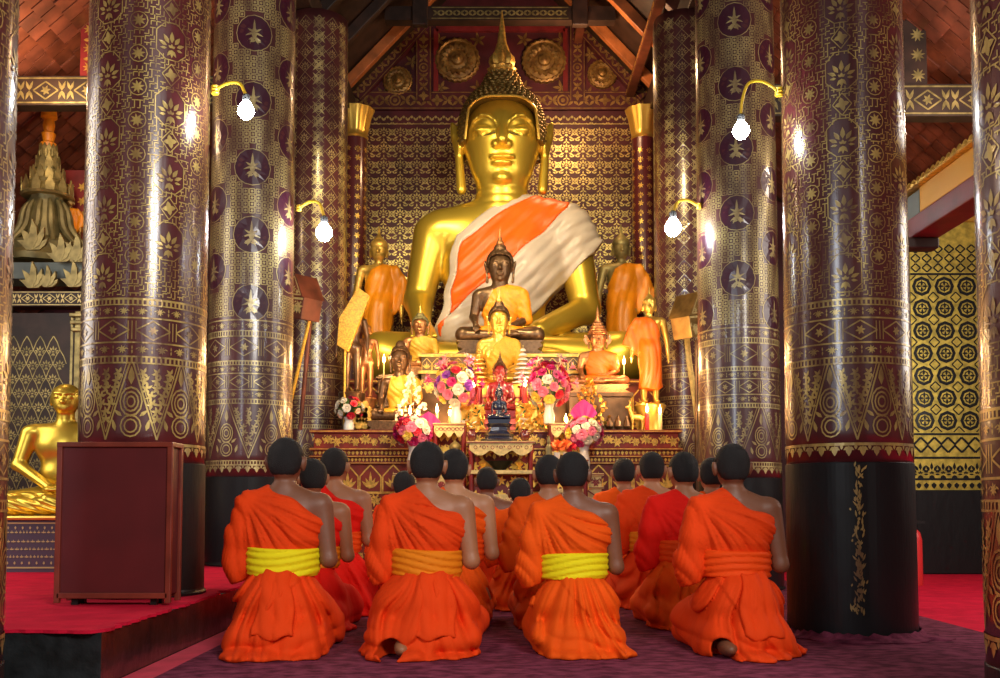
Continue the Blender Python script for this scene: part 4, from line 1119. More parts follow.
def bouquet(loc, r, vase_h, lab, colors, seed, n=24, vase='porcelain', bs=.03, lilies=0):
    """loc: centre of the foot of the vase"""
    root = empty('flower_arrangement', loc, 0, lab, 'flowers', 'bouquets on the altar')
    rn = random.Random(seed)
    MB().lathe([(.028, 0), (.045, .01), (.05, vase_h * .4), (.035, vase_h * .75), (.05, vase_h)], 16).build('vase', M[vase], root, smooth=True)
    c = (0, 0, vase_h + r[2] * .75)
    leafy(c, (r[0] * .85, r[1] * .85, r[2] * .85), seed).build('foliage', M['leaf'], root)
    me = {}
    for i in range(n):
        z = 1 - 1.75 * (i + .5) / n; a = i * 2.399 + seed; q = math.sqrt(max(0, 1 - z * z))
        d = Vector((q * math.cos(a), q * math.sin(a), z)); col = colors[rn.randrange(len(colors))]
        if d.y > .45: continue
        if col not in me: m_ = _bl.copy(); m_.materials.append(M[col]); me[col] = m_
        o = bpy.data.objects.new('blossom', me[col]); COL.objects.link(o); o.parent = root
        o.location = (c[0] + d.x * r[0], c[1] + d.y * r[1], c[2] + d.z * r[2]); o.scale = (bs * rn.uniform(.85, 1.2),) * 3
        o.rotation_euler = d.to_track_quat('Z', 'Y').to_euler()
    for i in range(lilies):
        a = seed + i * 1.1; d = Vector((math.cos(a) * .9, -.35 + .2 * math.sin(a * 2), .55 + .5 * math.sin(a * 1.7))).normalized(); col = ('f_pink', 'f_magenta', 'f_peach')[i % 3]
        if ('l', col) not in me: m_ = _ll.copy(); m_.materials.append(M[col]); me[('l', col)] = m_
        o = bpy.data.objects.new('lily', me[('l', col)]); COL.objects.link(o); o.parent = root; k = rn.uniform(1.15, 1.4)
        o.location = (c[0] + d.x * r[0] * k, c[1] + d.y * r[1] * k, c[2] + d.z * r[2] * k); o.scale = (.045,) * 3; o.rotation_euler = d.to_track_quat('Z', 'Y').to_euler()
    return root
mixc = ['f_white', 'f_pink', 'f_magenta', 'f_red', 'f_yellow', 'f_white', 'f_purple', 'f_peach']
def bq(px, pyc, rpx, Y, base, lab, colors, seed, **k):
    p = put(px, pyc, Y); r = rpx * Y / 1000; b = base
    rz_ = k.pop('rzf', .85) * r
    vh = max(.03, p.z - rz_ * .75 - b)
    return bouquet((p.x, Y, b), (r, r * .7, rz_), vh, lab, colors, seed, **k)
bq(349, 409, 13, 8.95, TZ0, 'small mixed bouquet in a white vase at the left end of the altar', ['f_white', 'f_magenta', 'f_purple', 'f_red', 'f_peach', 'f_white'], 1, bs=.034, n=22)
LT = at(450, 424, 8.5).z
bq(456, 386, 19, 8.58, LT, 'tall pink and purple bouquet on the left gilt table beside the blue buddha', ['f_pink', 'f_magenta', 'f_white', 'f_pink', 'f_purple', 'f_red', 'f_yellow'], 2, bs=.046, n=44, rzf=1.2, lilies=11)
bq(549, 386, 19, 8.58, LT, 'tall pink and white bouquet on the right gilt table beside the blue buddha', ['f_pink', 'f_magenta', 'f_white', 'f_pink', 'f_red', 'f_yellow'], 3, bs=.046, n=44, rzf=1.2, lilies=11)
bq(413, 432, 17, 8.35, at(413, 452, 8.35).z - .18, 'round bouquet with a yellow rose in front of the altar, left of the gilt tables', ['f_white', 'f_pink', 'f_red', 'f_white', 'f_yellow', 'f_pink', 'f_magenta'], 4, bs=.043, n=40)
bq(584, 433, 17, 8.35, at(584, 452, 8.35).z - .18, 'round pink and white bouquet in front of the altar, right of the gilt tables', ['f_white', 'f_pink', 'f_pink', 'f_white', 'f_yellow', 'f_magenta'], 5, bs=.043, n=40)
# small stands under the two front bouquets
for px, lab in ((413, 'small carved gilt stand under the bouquet on the left of the tables'), (584, 'small carved gilt stand under the bouquet on the right of the tables')):
    z1 = at(px, 452, 8.35).z - .182; p = put(px, 440, 8.35)
    altar_block(p.x - .13, p.x + .13, 8.22, 8.48, .0, z1, (('ledge', .02), ('scroll', .09), ('ledge', .015), ('arch', .2), ('scroll', .12), ('arch', .2)), 'flower_stand', [M['gold_pale'], M['red_paint']], lab, 'stand', .02)
# pink fans (folded foil) behind the bouquets
for px, py, lab in ((429, 427, 'bright pink folded fan standing behind the left round bouquet'), (583, 415, 'bright pink folded fan standing above the right round bouquet')):
    p = put(px, py, 8.66); mb = MB(); n = 9
    vs = [(p.x, 8.60, p.z - .13)]; 
    for i in range(n):
        a = R(50 + 80 * i / (n - 1)); rr = .26 - .08 * abs(i - 4) / 4; vs.append((p.x + rr * math.cos(a), 8.60 + (.012 if i % 2 else -.012), p.z - .13 + rr * math.sin(a)))
    mb.add(vs, [(0, i, i + 1) for i in range(1, n)])
    mb.add([(p.x - .006, 8.595, TZ0 - .3), (p.x + .006, 8.595, TZ0 - .3), (p.x + .006, 8.595, p.z - .11), (p.x - .006, 8.595, p.z - .11)], [(0, 1, 2, 3)])
    o = mb.build('paper_fan', M['pink_foil']); m_ = o.modifiers.new('s', 'SOLIDIFY'); m_.thickness = .004
    tag(o, lab, 'fan')
# money-tree like ornaments: gold one right, crystal one left
def leaf_tree(px, pyb, pyt, Y, wpx, m, lab, seed, n=95):
    b = put(px, pyb, Y); t = put(px, pyt, Y); b.z = TZ0; h = t.z - b.z; w_ = wpx * Y / 1000
    root = empty('ornamental_tree', b, 0, lab, 'ornament')
    mb = MB().tube([(0, 0, 0), (0, 0, h * .95)], .008); mb.lathe([(.05, 0), (.055, .012), (.02, .03)], 12)
    mb.build('trunk', M['brass'], root, smooth=True)
    rn = random.Random(seed); lm = MB()
    lm.add([(0, 0, 0), (.35, .1, .5), (0, 0, 1), (-.35, .1, .5)], [(0, 1, 2, 3)]); lm.add([(.1, 0, 0), (.4, .3, .5), (.1, .1, .9)], [(0, 1, 2)])
    me = lm.mesh(); me.materials.append(M[m])
    for i in range(n):
        f_ = (i + .5) / n; r_ = w_ * (1 - f_ ** 1.6) * rn.uniform(.45, 1); a = i * 2.399
        o = bpy.data.objects.new('leaf', me); COL.objects.link(o); o.parent = root
        o.location = (r_ * math.cos(a), r_ * .55 * math.sin(a), h * (.10 + .85 * f_)); o.scale = (.05 * rn.uniform(.7, 1.2),) * 3
        o.rotation_euler = (rn.uniform(-.9, .9), rn.uniform(-.9, .9), a)
    return root
leaf_tree(589, 428, 378, 8.82, 23, 'gold_bright', 'gold leaf ornamental tree in front of the crowned buddha', 11)
leaf_tree(411, 428, 372, 8.86, 18, 'crystal', 'sparkling pale crystal tree ornament in front of the dark bronze statue on the left', 12)

# ================================================================ offering tables, vessels, candles
gp_ = [M['gold_pale'], M['red_paint'], M['gold_bright']]
def offering_table(px0, px1, py, Y, dep, lab, legs=True, low=.0):
    a = put(px0, py, Y); b = put(px1, py, Y); z = a.z
    root = empty('offering_table', ((a.x + b.x) / 2, Y + dep / 2, 0), 0, lab, 'table', 'carved gilt offering tables'); w_ = (b.x - a.x) / 2; d = dep / 2
    MB().mi(0).span(-w_, w_, -d, d, z - .02, z).mi(1).span(-w_ - .006, w_ + .006, -d - .006, d, z - .014, z - .006).build('tabletop', gp_, root)
    n = 22; pg = [(-w_ * .93, z - .022)] + [(-w_ * .93 + w_ * 1.86 * i / n, z - .07 - .05 * abs(math.cos(PI * 1.5 * (i / n - .5) * 2)) * (1 if i not in (0, n) else 1.3)) for i in range(n + 1)] + [(w_ * .93, z - .022)]
    mb = MB().mi(0).prism(pg, -d + .01, -d + .03)
    D = Dec(plane_map((0, -d + .01, 0), (1, 0, 0), (0, 0, 1), .004))
    for i in range(7):
        u = (-.75 + .25 * i) * w_; D.ring(u, z - .052, .014, .005, 1, 8); D.petal(u + .12 * w_, z - .055, R(60 + 60 * (i % 2)), .025, .01, 1)
    D.add_to(mb); mb.build('apron', gp_, root)
    for sx in (-1, 1):
        for sy in (-1, 1):
            x = sx * w_ * .88; y = sy * d * .75
            MB().mi(1).lathe([(.017, low), (.022, low + .03), (.016, low + .08), (.020, (z + low) / 2), (.017, z - .12), (.024, z - .08), (.02, z - .02)], 12, (x, y, 0)).build('leg', gp_, root, smooth=True)
    zs = z - .24
    MB().mi(0).span(-w_ * .93, w_ * .93, -d + .02, d, zs - .03, zs).build('shelf', gp_, root)
    # pierced gilt back panel with pattern
    mb = MB().mi(1).span(-w_ * .9, w_ * .9, d - .03, d - .01, low + .02, z - .02)
    D = Dec(plane_map((0, d - .03, 0), (1, 0, 0), (0, 0, 1), .005))
    for j in range(9):
        for i in range(5): D.rosette(-w_ * .8 + i * w_ * .4, z - .08 - j * .12, .045, 6, 2); D.petal(-w_ * .6 + i * w_ * .4, z - .14 - j * .12, R(90), .06, .03, 2)
    D.add_to(mb); mb.build('back_panel', gp_, root)
    mb = MB().mi(0).span(-w_ * .93, w_ * .93, -d + .03, d - .04, low, zs - .2)
    D = Dec(plane_map((0, -d + .03, 0), (1, 0, 0), (0, 0, 1), .005)); frieze(-w_ * .93, w_ * .93, zs - .33, .12, D, 'scroll', 1); frieze(-w_ * .93, w_ * .93, zs - .5, .15, D, 'arch', 1); frieze(-w_ * .93, w_ * .93, zs - .7, .15, D, 'scroll', 1)
    D.add_to(mb); mb.build('plinth', gp_, root)
    return root
offering_table(467, 535, 441, 8.25, .34, 'middle carved offering table carrying the blue buddha')
offering_table(433, 465, 423, 8.40, .32, 'narrow gilt offering table under the tall pink and purple bouquet')
offering_table(550, 586, 423, 8.40, .32, 'narrow gilt offering table under the tall pink and white bouquet')
offering_table(548, 588, 459, 8.08, .12, 'low gilt offering table at the right under the red paper flowers')
def vessel(px, py, Y, prof, m, name, lab, cat, z=None, s=1, group=None):
    p = put(px, py, Y)
    if z is not None: p.z = z
    return tag(MB().lathe([(r * s, h * s) for r, h in prof], 24).build(name, M[m], smooth=True, loc=p), lab, cat, group)
jar = [(.02, 0), (.032, .01), (.04, .04), (.038, .07), (.022, .09), (.026, .10)]
vessel(472, 441, 8.34, jar, 'brown_glaze', 'jar', 'dark brown jar left of the blue buddha on the middle table', 'jar', BTZ + .001)
vessel(525, 441, 8.34, jar, 'brown_glaze', 'jar', 'dark brown jar right of the blue buddha on the middle table', 'jar', BTZ + .001)
def tiny_spray(px, py, Y, z, lab, seed):
    p = put(px, py, Y); mb = MB(); rn = random.Random(seed)
    for i in range(22):
        mb.mi(i % 2); q = Vector((p.x + rn.gauss(0, .03), Y + rn.gauss(0, .015), z + abs(rn.gauss(.05, .03)))); u = Vector((rn.uniform(-1, 1), rn.uniform(-1, 1), rn.uniform(0, 1))) * .02
        mb.add([q - u, q + Vector((.012, 0, .01)), q + u, q - Vector((.012, 0, .006))], [(0, 1, 2, 3)])
    tag(mb.build('flower_spray', [M['gold_bright'], M['f_white']]), lab, 'flowers')
tiny_spray(472, 430, 8.34, BTZ + .10, 'small gold and white flower spray in the left brown jar', 5)
tiny_spray(525, 430, 8.34, BTZ + .10, 'small gold and white flower spray in the right brown jar', 6)
bowlz = BTZ - .24
vessel(500, 470, 8.38, [(.03, 0), (.05, .005), (.07, .03), (.10, .06), (.115, .075), (.10, .075), (.08, .055)], 'iron', 'offering_bowl', 'wide dark bowl on the lower shelf of the middle table', 'bowl', bowlz + .001)
for px, lab in ((483, 'left of the dark bowl'), (519, 'right of the dark bowl')):
    vessel(px, 474, 8.33, [(.025, 0), (.03, .005), (.012, .02), (.035, .045), (.04, .06), (.01, .085), (.004, .1)], 'gold_bright', 'offering_cup', 'small shiny gold lidded cup ' + lab, 'cup', bowlz + .001)
# red paper flowers on the low right table
rz_ = at(560, 459, 8.12).z
for i, (px, m) in enumerate(((557, 'orange_paper'), (566, 'orange_paper'), (571, 'f_red'))):
    p = put(px, 440, 8.13); root = empty('paper_flower', (p.x, 8.13 + .01 * i, rz_ + .002), 0, ['orange-red paper flower in a pot, left of three on the low right table', 'orange-red paper flower in a pot, middle of three on the low right table', 'deep red paper flower at the right end of the low right table'][i], 'flowers')
    MB().lathe([(.018, 0), (.024, .01), (.026, .05)], 12).build('pot', M['porcelain'], root, smooth=True)
    c = Vector((0, 0, .11 - .02 * (i == 2))); mb = MB(); rn = random.Random(i)
    for k in range(40):
        d = Vector((rn.gauss(0, 1), rn.gauss(0, 1), rn.gauss(.3, 1))).normalized(); t = d.orthogonal().normalized() * .016
        mb.add([c, c + d * .04 + t, c + d * .055, c + d * .04 - t], [(0, 1, 2, 3)])
    mb.build('blossom', M[m], root)
# small grey figurine & round gilt box on the side tables
p = put(549, 458, 8.11)
fig = MB().lathe([(.03, 0), (.035, .02), (.025, .05), (.03, .08), (.02, .11), (.012, .12), (.018, .14), (.012, .165), (.003, .19)], 16)
tag(fig.build('figurine', M['bronze_green'], smooth=True, loc=(p.x, 8.13, rz_ + .002)), 'tiny grey kneeling figurine at the left end of the low right table', 'figurine')
vessel(455, 440, 8.44, [(.02, 0), (.045, .02), (.05, .045), (.035, .07), (.012, .085), (.004, .1)], 'gold_aged', 'lidded_bowl', 'round aged brass lidded bowl on the shelf of the left gilt table', 'bowl', LT - .239)
# tiered parasols
def parasol(px, pyb, pyt, Y, m, lab):
    b = put(px, pyb, Y); h = put(px, pyt, Y).z - b.z; root = empty('tiered_parasol', b, 0, lab, 'parasol')
    MB().tube([(0, 0, 0), (0, 0, h)], .004).build('pole', M['brass'], root)
    for k in range(8):
        r = .105 * (1 - k * .105); z = h * (.06 + k * .112)
        MB().lathe([(r, z), (r * .98, z + h * .03), (r * .5, z + h * .075), (.006, z + h * .08)], 16).build('tier', M[m], root, smooth=True)
parasol(479, 386, 345, 8.98, 'gold_bright', 'gold tiered parasol left of the ruby red buddha')
parasol(523, 386, 345, 8.98, 'porcelain', 'white tiered parasol right of the ruby red buddha')
for px, lab in ((479, 'left'), (523, 'right')):
    p = put(px, 386, 8.98); tag(MB().lathe([(.05, TZ0), (.05, TZ0 + .02), (.03, TZ0 + .04), (.03, p.z - .02), (.055, p.z - .002)], 16, (p.x, 8.98, 0)).build('parasol_stand', M['ruby'], smooth=True), lab + ' red turned stand under a tiered parasol', 'stand')
# candles
def candle(px, pyf, Y, zb, lab, m='candle_red', r=.012, holder=True):
    p = put(px, pyf, Y); root = empty('candle', (p.x, Y, zb), 0, lab, 'candle'); h = p.z - zb - .02
    MB().lathe([(r, .0), (r, h), (r * .4, h + .003)], 12).build('wax', M[m], root, smooth=True)
    MB().lathe([(.001, h + .004), (.012, h + .018), (.013, h + .030), (.007, h + .055), (.0008, h + .085)], 10).build('flame', M['flame'], root, smooth=True)
    if holder: MB().lathe([(.03, 0), (.032, .006), (.014, .012), (.016, .03), (r * 1.1, .032)], 14).build('holder', M['brass'], root, smooth=True)
    l = lamp('candle_light', 'POINT', (p.x, Y - .05, p.z + .02), 2.2, WARM, .02)
candle(474, 385, 8.9, TZ0, 'lit red candle left of the ruby red buddha', r=.016)
candle(525, 385, 8.9, TZ0, 'lit red candle right of the ruby red buddha', r=.016)
candle(384, 361, 9.2, TZ0, 'tall thin lit candle in front of the great golden left knee', 'candle_yellow', .006)
candle(624, 363, 9.2, TZ0, 'tall thin lit candle in front of the great golden right knee', 'candle_yellow', .006)
candle(647, 411, 8.9, TZ0, 'short lit red candle, left one of the pair at the right altar end', 'candle_red', .02)
candle(660, 412, 8.9, TZ0, 'short lit candle at the right end of the altar, right of a pair', 'candle_yellow', .02)
candle(410, 413, 8.8, TZ0, 'lit candle between the crystal tree and the left gilt table', 'candle_yellow', .012)
candle(566, 421, 8.8, TZ0, 'lit candle beside the gold leaf tree', 'candle_yellow', .012)
candle(437, 411, 8.82, TZ0, 'lit candle behind the left gilt table, left of its vase', 'candle_yellow', .012)
candle(450, 414, 8.82, TZ0, 'lit candle behind the left gilt table next to its bouquet vase', 'candle_yellow', .012)
# gilt leaf mounds left and right of the blue pedestal
def leaf_mound(px0, px1, py0, py1, Y, seed, lab):
    a = put(px0, py1, Y); b = put(px1, py0, Y); rn = random.Random(seed); mb = MB()
    for i in range(150):
        q = Vector((rn.uniform(a.x, b.x), Y + rn.uniform(-.03, .04), rn.uniform(a.z, b.z))); u = Vector((rn.uniform(-1, 1), rn.uniform(-.6, .6), rn.uniform(-1, 1))).normalized() * .032; t = u.orthogonal().normalized() * .012
        mb.mi(0 if rn.random() < .85 else 1).add([q - u, q + t, q + u, q - t], [(0, 1, 2, 3)])
    mb.mi(0).span(a.x, b.x, Y + .045, Y + .06, min(a.z, TZ0), b.z - .01)
    o = mb.build('gilt_foliage', [M['gold_bright'], M['leaf']]); tag(o, lab, 'ornament', kind='stuff')
leaf_mound(450, 484, 403, 432, 8.72, 1, 'glowing gilt foliage screen left of the blue buddha pedestal')
leaf_mound(516, 552, 403, 432, 8.72, 2, 'glowing gilt foliage screen right of the blue buddha pedestal')
# small gilt guardian lion / deer figures on the altar ends
def deer(px, py, Y, s, lab, fl=1):
    p = put(px, py, Y); p.z = TZ0
    def f(P):
        d = U(.03, ell(P, (0, 0, .42), (.20, .09, .11)), cap(P, (.14, 0, .46), (.22, 0, .68), .07, .045), ell(P, (.26, 0, .74), (.09, .05, .05)))
        for sx, sy in ((-.14, -.05), (-.14, .05), (.15, -.05), (.15, .05)): d = smin(d, chain(P, [(sx, sy, .38), (sx - .02, sy, .2), (sx, sy, .02)], [.045, .028, .022]), .02)
        for sy in (-.03, .03): d = smin(d, chain(P, [(.24, sy, .78), (.20, sy * 2, .9), (.26, sy * 3, 1.0)], [.014, .012, .006]), .01)
        return smin(d, cap(P, (-.2, 0, .45), (-.27, 0, .40), .03, .012), .02)
    me = cached('deer', lambda: sdf_mesh(f, (-.35, -.2, 0), (.4, .2, 1.02), .018))
    o = link('deer_figurine', me, M['gold_carved'], loc=p); o.scale = (s * fl, s, s)
    return tag(o, lab, 'figurine')
deer(637, 425, 8.98, .30, 'small gilt deer figurine beside the pair of short candles', -1)
b = put(362, 420, 8.98)
mb = MB()
for i in range(7):
    a_ = R(60 * i); 
    for k in range(3): mb.lathe([(.028, 0), (.034, .012), (.028, .02)], 10, (b.x + .055 * math.cos(a_) * (1 if i else 0), 8.98, TZ0 + .10 + .055 * math.sin(a_) * (1 if i else 0) + .05 * k), Matrix.Rotation(R(90), 3, 'X'))
mb.tube([(b.x, 9.0, TZ0), (b.x, 9.0, TZ0 + .22)], .01)
tag(mb.build('gilt_ornament', M['gold_carved'], smooth=True), 'small openwork gilt ornament between the white vase bouquet and the dark bronze statue', 'ornament')
# ================================================================ hanging bulbs on yellow cables
def bulb_lamp(pc, pb, Y, side, lab):
    """pc: pixel where the cable leaves the column, pb: pixel of the bulb"""
    b = put(*pb, Y); c = put(*pc, Y + .05)
    root = empty('bulb_lamp', b, 0, lab, 'lamp', 'bare bulbs hanging on yellow cables from the columns')
    r = .040 * Y / 4.75
    MB().lathe([(.004, -r * 1.05), (r * .55, -r * .88), (r * .92, -r * .35), (r, 0), (r * .9, r * .45), (r * .6, r * .9), (r * .38, r * 1.25)], 24).build('bulb', M['bulb'], root, smooth=True)
    MB().lathe([(r * .40, r * 1.2), (r * .46, r * 1.3), (r * .46, r * 1.9), (r * .25, r * 2.1)], 16).build('socket', M['socket'], root, smooth=True)
    d = c - b; zt = r * 2.0
    pts = []
    P = [Vector((0, 0, zt)), Vector((d.x * .05, 0, d.z * .75)), Vector((d.x * .22, d.y * .2, max(d.z, zt) * 1.13)), Vector((d.x * .6, d.y * .6, max(d.z, zt) * 1.2)), Vector((d.x, d.y, d.z))]
    for i in range(len(P) - 1):
        p0 = P[max(i - 1, 0)]; p1 = P[i]; p2 = P[i + 1]; p3 = P[min(i + 2, len(P) - 1)]
        for k in range(6):
            t = k / 6; pts.append(.5 * ((2 * p1) + (p2 - p0) * t + (2 * p0 - 5 * p1 + 4 * p2 - p3) * t * t + (3 * p1 - p0 - 3 * p2 + p3) * t ** 3))
    pts.append(P[-1])
    MB().tube(pts, .0075 * Y / 4.75, 8).build('cable', M['cable_yellow'], root, smooth=True)
    mb = MB()
    for k in range(3): mb.lathe([(.018, -.006), (.022, 0), (.018, .006)], 12, d + Vector((0, 0, -.016 + k * .016)))
    mb.build('cable_knot', M['cable_yellow'], root, smooth=True)
bulb_lamp((215, 90), (246, 111), 4.92, 1, 'bare glowing bulb on a yellow cable from the left maroon column')
bulb_lamp((779, 92), (741, 131), 4.95, -1, 'bare glowing bulb on a yellow cable from the right maroon column')
bulb_lamp((299, 208), (324, 233), 7.35, 1, 'smaller glowing bulb on a yellow cable from the second left column')
bulb_lamp((699, 206), (673, 228), 7.6, -1, 'smaller glowing bulb on a yellow cable from the second right column')

# ================================================================ red cabinet on the platform
A = put(57, 600, 4.42); B = put(168, 600, 4.42); topz = put(110, 443, 4.42).z
w_ = (B.x - A.x) / 2; root = empty('cabinet', ((A.x + B.x) / 2, 4.42, PF), 0, 'tall plain dark red cabinet on short legs on the left platform', 'cabinet'); H = topz - PF; dp = .13
MB().span(-w_, w_, 0, dp, .045, H - .012).build('body', M['cabinet'], root, bevel=.004)
mb = MB()
for x in (-w_, w_):
    for y in (0, dp): mb.span(x - .012, x + .012, y - .012, y + .012, .01, H)
mb.span(-w_ - .013, w_ + .013, -.013, dp + .013, H - .018, H + .004)
for y in (-.006, dp + .0): mb.span(-w_, w_, y - .006, y + .006, .03, .055)
mb.build('frame', M['cabinet_edge'], root, bevel=.003)
for sx in (-1, 1):
    for y in (.03, dp - .03): MB().span(sx * (w_ - .07) - .014, sx * (w_ - .07) + .014, y - .014, y + .014, 0, .05).build('leg', M['iron'], root)

# ================================================================ seated gilded monk statue with inscribed plinth
YB = 6.9
a = put(5, 515, YB); b = put(115, 515, YB)
pt = a.z
root = empty('statue_plinth', (put(30, 540, YB).x, YB, PF), 0, 'dark plinth with golden inscription under the gilded seated monk', 'plinth')
wl = .62
MB().span(-wl, wl, -.32, .32, 0, pt - PF - .03).build('body', M['plaque'], root)
MB().span(-wl - .02, wl + .02, -.35, .34, pt - PF - .03, pt - PF - .002).build('cushion', M['gold_bright'], root, bevel=.012)
D = Dec(plane_map((0, -.32, 0), (1, 0, 0), (0, 0, 1), .003)); mb = MB(); hh = pt - PF - .03; rn = random.Random(2)
D.path([(-wl + .02, .03), (wl - .02, .03), (wl - .02, hh - .02), (-wl + .02, hh - .02)], .01, 0, True)
for i in range(24): D.petal(-wl + .05 + i * .048, .05, R(90), .022, .014, 0); D.petal(-wl + .05 + i * .048, hh - .04, R(270), .022, .014, 0)
for j, yy in enumerate((.26, .20, .15, .10)):
    x = -.50 + .02 * j
    while x < .5:
        l = rn.uniform(.012, .03)
        D.line((x, yy), (x + l, yy), .007, 0); D.line((x + l / 2, yy - .006), (x + l / 2, yy + .012), .004, 0); x += l + .008
D.add_to(mb); mb.build('inscription', M['plaque_text'], root)
def monk_statue(P):
    t = U(.05, ell(P, (0, 0, .50), (.17, .11, .17)), ell(P, (0, 0, .30), (.14, .11, .14)), cap(P, (-.16, 0, .61), (.16, 0, .61), .055))
    t = U(.05, t, ell(P, (0, 0, .11), (.24, .17, .10)), cap(P, (-.12, -.04, .11), (-.42, -.12, .08), .09, .075), cap(P, (.12, -.04, .11), (.42, -.12, .08), .09, .075))
    t = U(.03, t, cap(P, (-.40, -.14, .07), (.10, -.24, .055), .065, .045), cap(P, (.40, -.14, .07), (-.05, -.22, .10), .065, .045))
    for s in (-1, 1):
        t = smin(t, chain(P, [(s * .195, 0, .60), (s * .25, -.02, .36), (s * .05, -.19, .20)], [.055, .042, .028], .02), .02)
        t = smin(t, U(.01, ell(P, (s * .03, -.21, .18), (.05, .04, .02)), *[cap(P, (s * .02, -.19 - k * .014, .185), (-s * .05, -.19 - k * .014, .19), .009, .007) for k in range(4)]), .012)
        t = t - .004 * np.abs(np.sin((P[:, 2] + P[:, 0] * .5) * 70)) * (P[:, 2] < .16)
    t = U(.03, t, cap(P, (0, 0, .62), (0, -.01, .76), .055, .05))
    h = U(.035, ell(P, (0, .0, .86), (.088, .095, .10)), ell(P, (0, -.025, .79), (.062, .065, .06)))
    h = U(.012, h, cap(P, (0, -.095, .86), (0, -.118, .815), .008, .017), cap(P, (-.020, -.080, .780), (.020, -.080, .780), .008), cap(P, (-.014, -.080, .764), (.014, -.080, .764), .008), cap(P, (-.05, -.075, .885), (-.012, -.09, .88), .009), cap(P, (.05, -.075, .885), (.012, -.09, .88), .009))
    for s in (-1, 1):
        h = smax(h, -ell(P, (s * .036, -.102, .858), (.026, .018, .013)), .016)
        h = smin(h, ell(P, (s * .036, -.078, .856), (.018, .014, .010)), .006)
        h = smin(h, ell(P, (s * .086, .015, .835), (.010, .020, .040)), .006)
    return smin(t, h, .012)
s = (put(67, 384, YB).z - pt) / .96
o = link('monk_statue', sdf_mesh(monk_statue, (-.52, -.32, 0), (.52, .22, .98), .0085), M['gold_statue'], loc=(put(64, 500, YB).x, YB, pt)); o.scale = (s * 1.22, s * 1.1, s)
o.rotation_euler = (0, 0, R(12))
tag(o, 'gilded statue of a shaven seated monk left of the red cabinet', 'buddha statue')

# ================================================================ shrine behind it : patterned wall, beams, spired tower
YS = 8.2
a = put(8, 480, YS); b = put(75, 313, YS)
mb = MB().mi(0).span(a.x - 1.2, b.x, YS, YS + .08, PF, b.z)
D = Dec(plane_map((0, YS, 0), (1, 0, 0), (0, 0, 1), .004)); g = .11
for j in range(int((b.z - PF - .2) / (g * 1.05))):
    for i in range(int((b.x - a.x + 1.2) / g)):
        u = b.x - .12 - i * g + (g / 2 if j % 2 else 0) - .05; v = PF + .1 + j * g * 1.05
        D.lotus(u, v, .085); D.path([(u - g / 2, v), (u - g * .28, v + g * .6), (u, v + g * 1.05), (u + g * .28, v + g * .6), (u + g / 2, v)], .007)
D.path([(b.x - .02, PF), (b.x - .02, b.z)], .02)
D.add_to(mb); tag(mb.build('gilded_screen', [M['wood_dark'], M['gold_aged']]), 'dark screen with gold lotus lattice behind the gilded monk statue', 'screen')
stencil_beam(-5.2, put(86, 300, YS).x, YS - .08, put(50, 306, YS - .08).z, put(50, 291, YS - .08).z, 'gilt carved beam along the top of the lotus lattice screen at the left', .16, ('wood_dark', 'gold_pale'))
stencil_beam(-5.2, put(86, 300, YS).x, YS - .02, put(50, 279, YS).z, put(50, 263, YS).z, 'plain dark ledge beam under the spired shrine at the left', .3, ('grey_beam', 'grey_beam'))
a = put(73, 480, YS - .1); b = put(83, 312, YS - .1)
mb = MB().span(a.x, b.x, YS - .14, YS - .04, PF, b.z)
for k in range(3): mb.span(a.x - .02 - .008 * k, b.x + .02 + .008 * k, YS - .17, YS - .03, b.z - .05 - .06 * (2 - k), b.z - .02 - .06 * (2 - k))
tag(mb.build('post', M['gold_aged'], bevel=.006), 'slim gilt post with stepped capital right of the lotus lattice screen', 'post')
# flame antefixes
def antefix(px, py, Y, h, lab):
    p = put(px, py, Y); mb = MB()
    for ii, (a_, l, w_) in enumerate(((90, 1, .3), (62, .8, .26), (118, .8, .26), (35, .6, .22), (145, .6, .22))):
        c, s_ = math.cos(R(a_)), math.sin(R(a_)); q = [(0, 0), (.3 * l, -w_ / 2), (.7 * l, -w_ * .4), (l, .04), (.65 * l, w_ * .3), (.3 * l, w_ / 2)]
        mb.prism([(h * (c * x - s_ * y), h * (s_ * x + c * y)) for x, y in q], -.015 + .003 * ii, .015 + .002 * ii)
    tag(mb.build('antefix', M['gold_aged'], loc=p), lab, 'ornament', 'flame-shaped gilt antefixes of the left shrine')
for i, (px, py, h, lab) in enumerate(((33, 288, .22, 'leftmost of the flame ornaments just above the gilt beam'), (48, 287, .18, 'second from left of the flame ornaments just above the gilt beam'), (74, 287, .22, 'rightmost flame ornament just above the gilt beam'),
                    (33, 250, .26, 'tall flame ornament at the foot of the spired shrine, left'), (61, 262, .24, 'flame ornament at the foot of the spired shrine, right of its middle'), (77, 262, .24, 'flame ornament at the foot of the spired shrine, far right'))):
    antefix(px, py, YS - .12, h, lab)
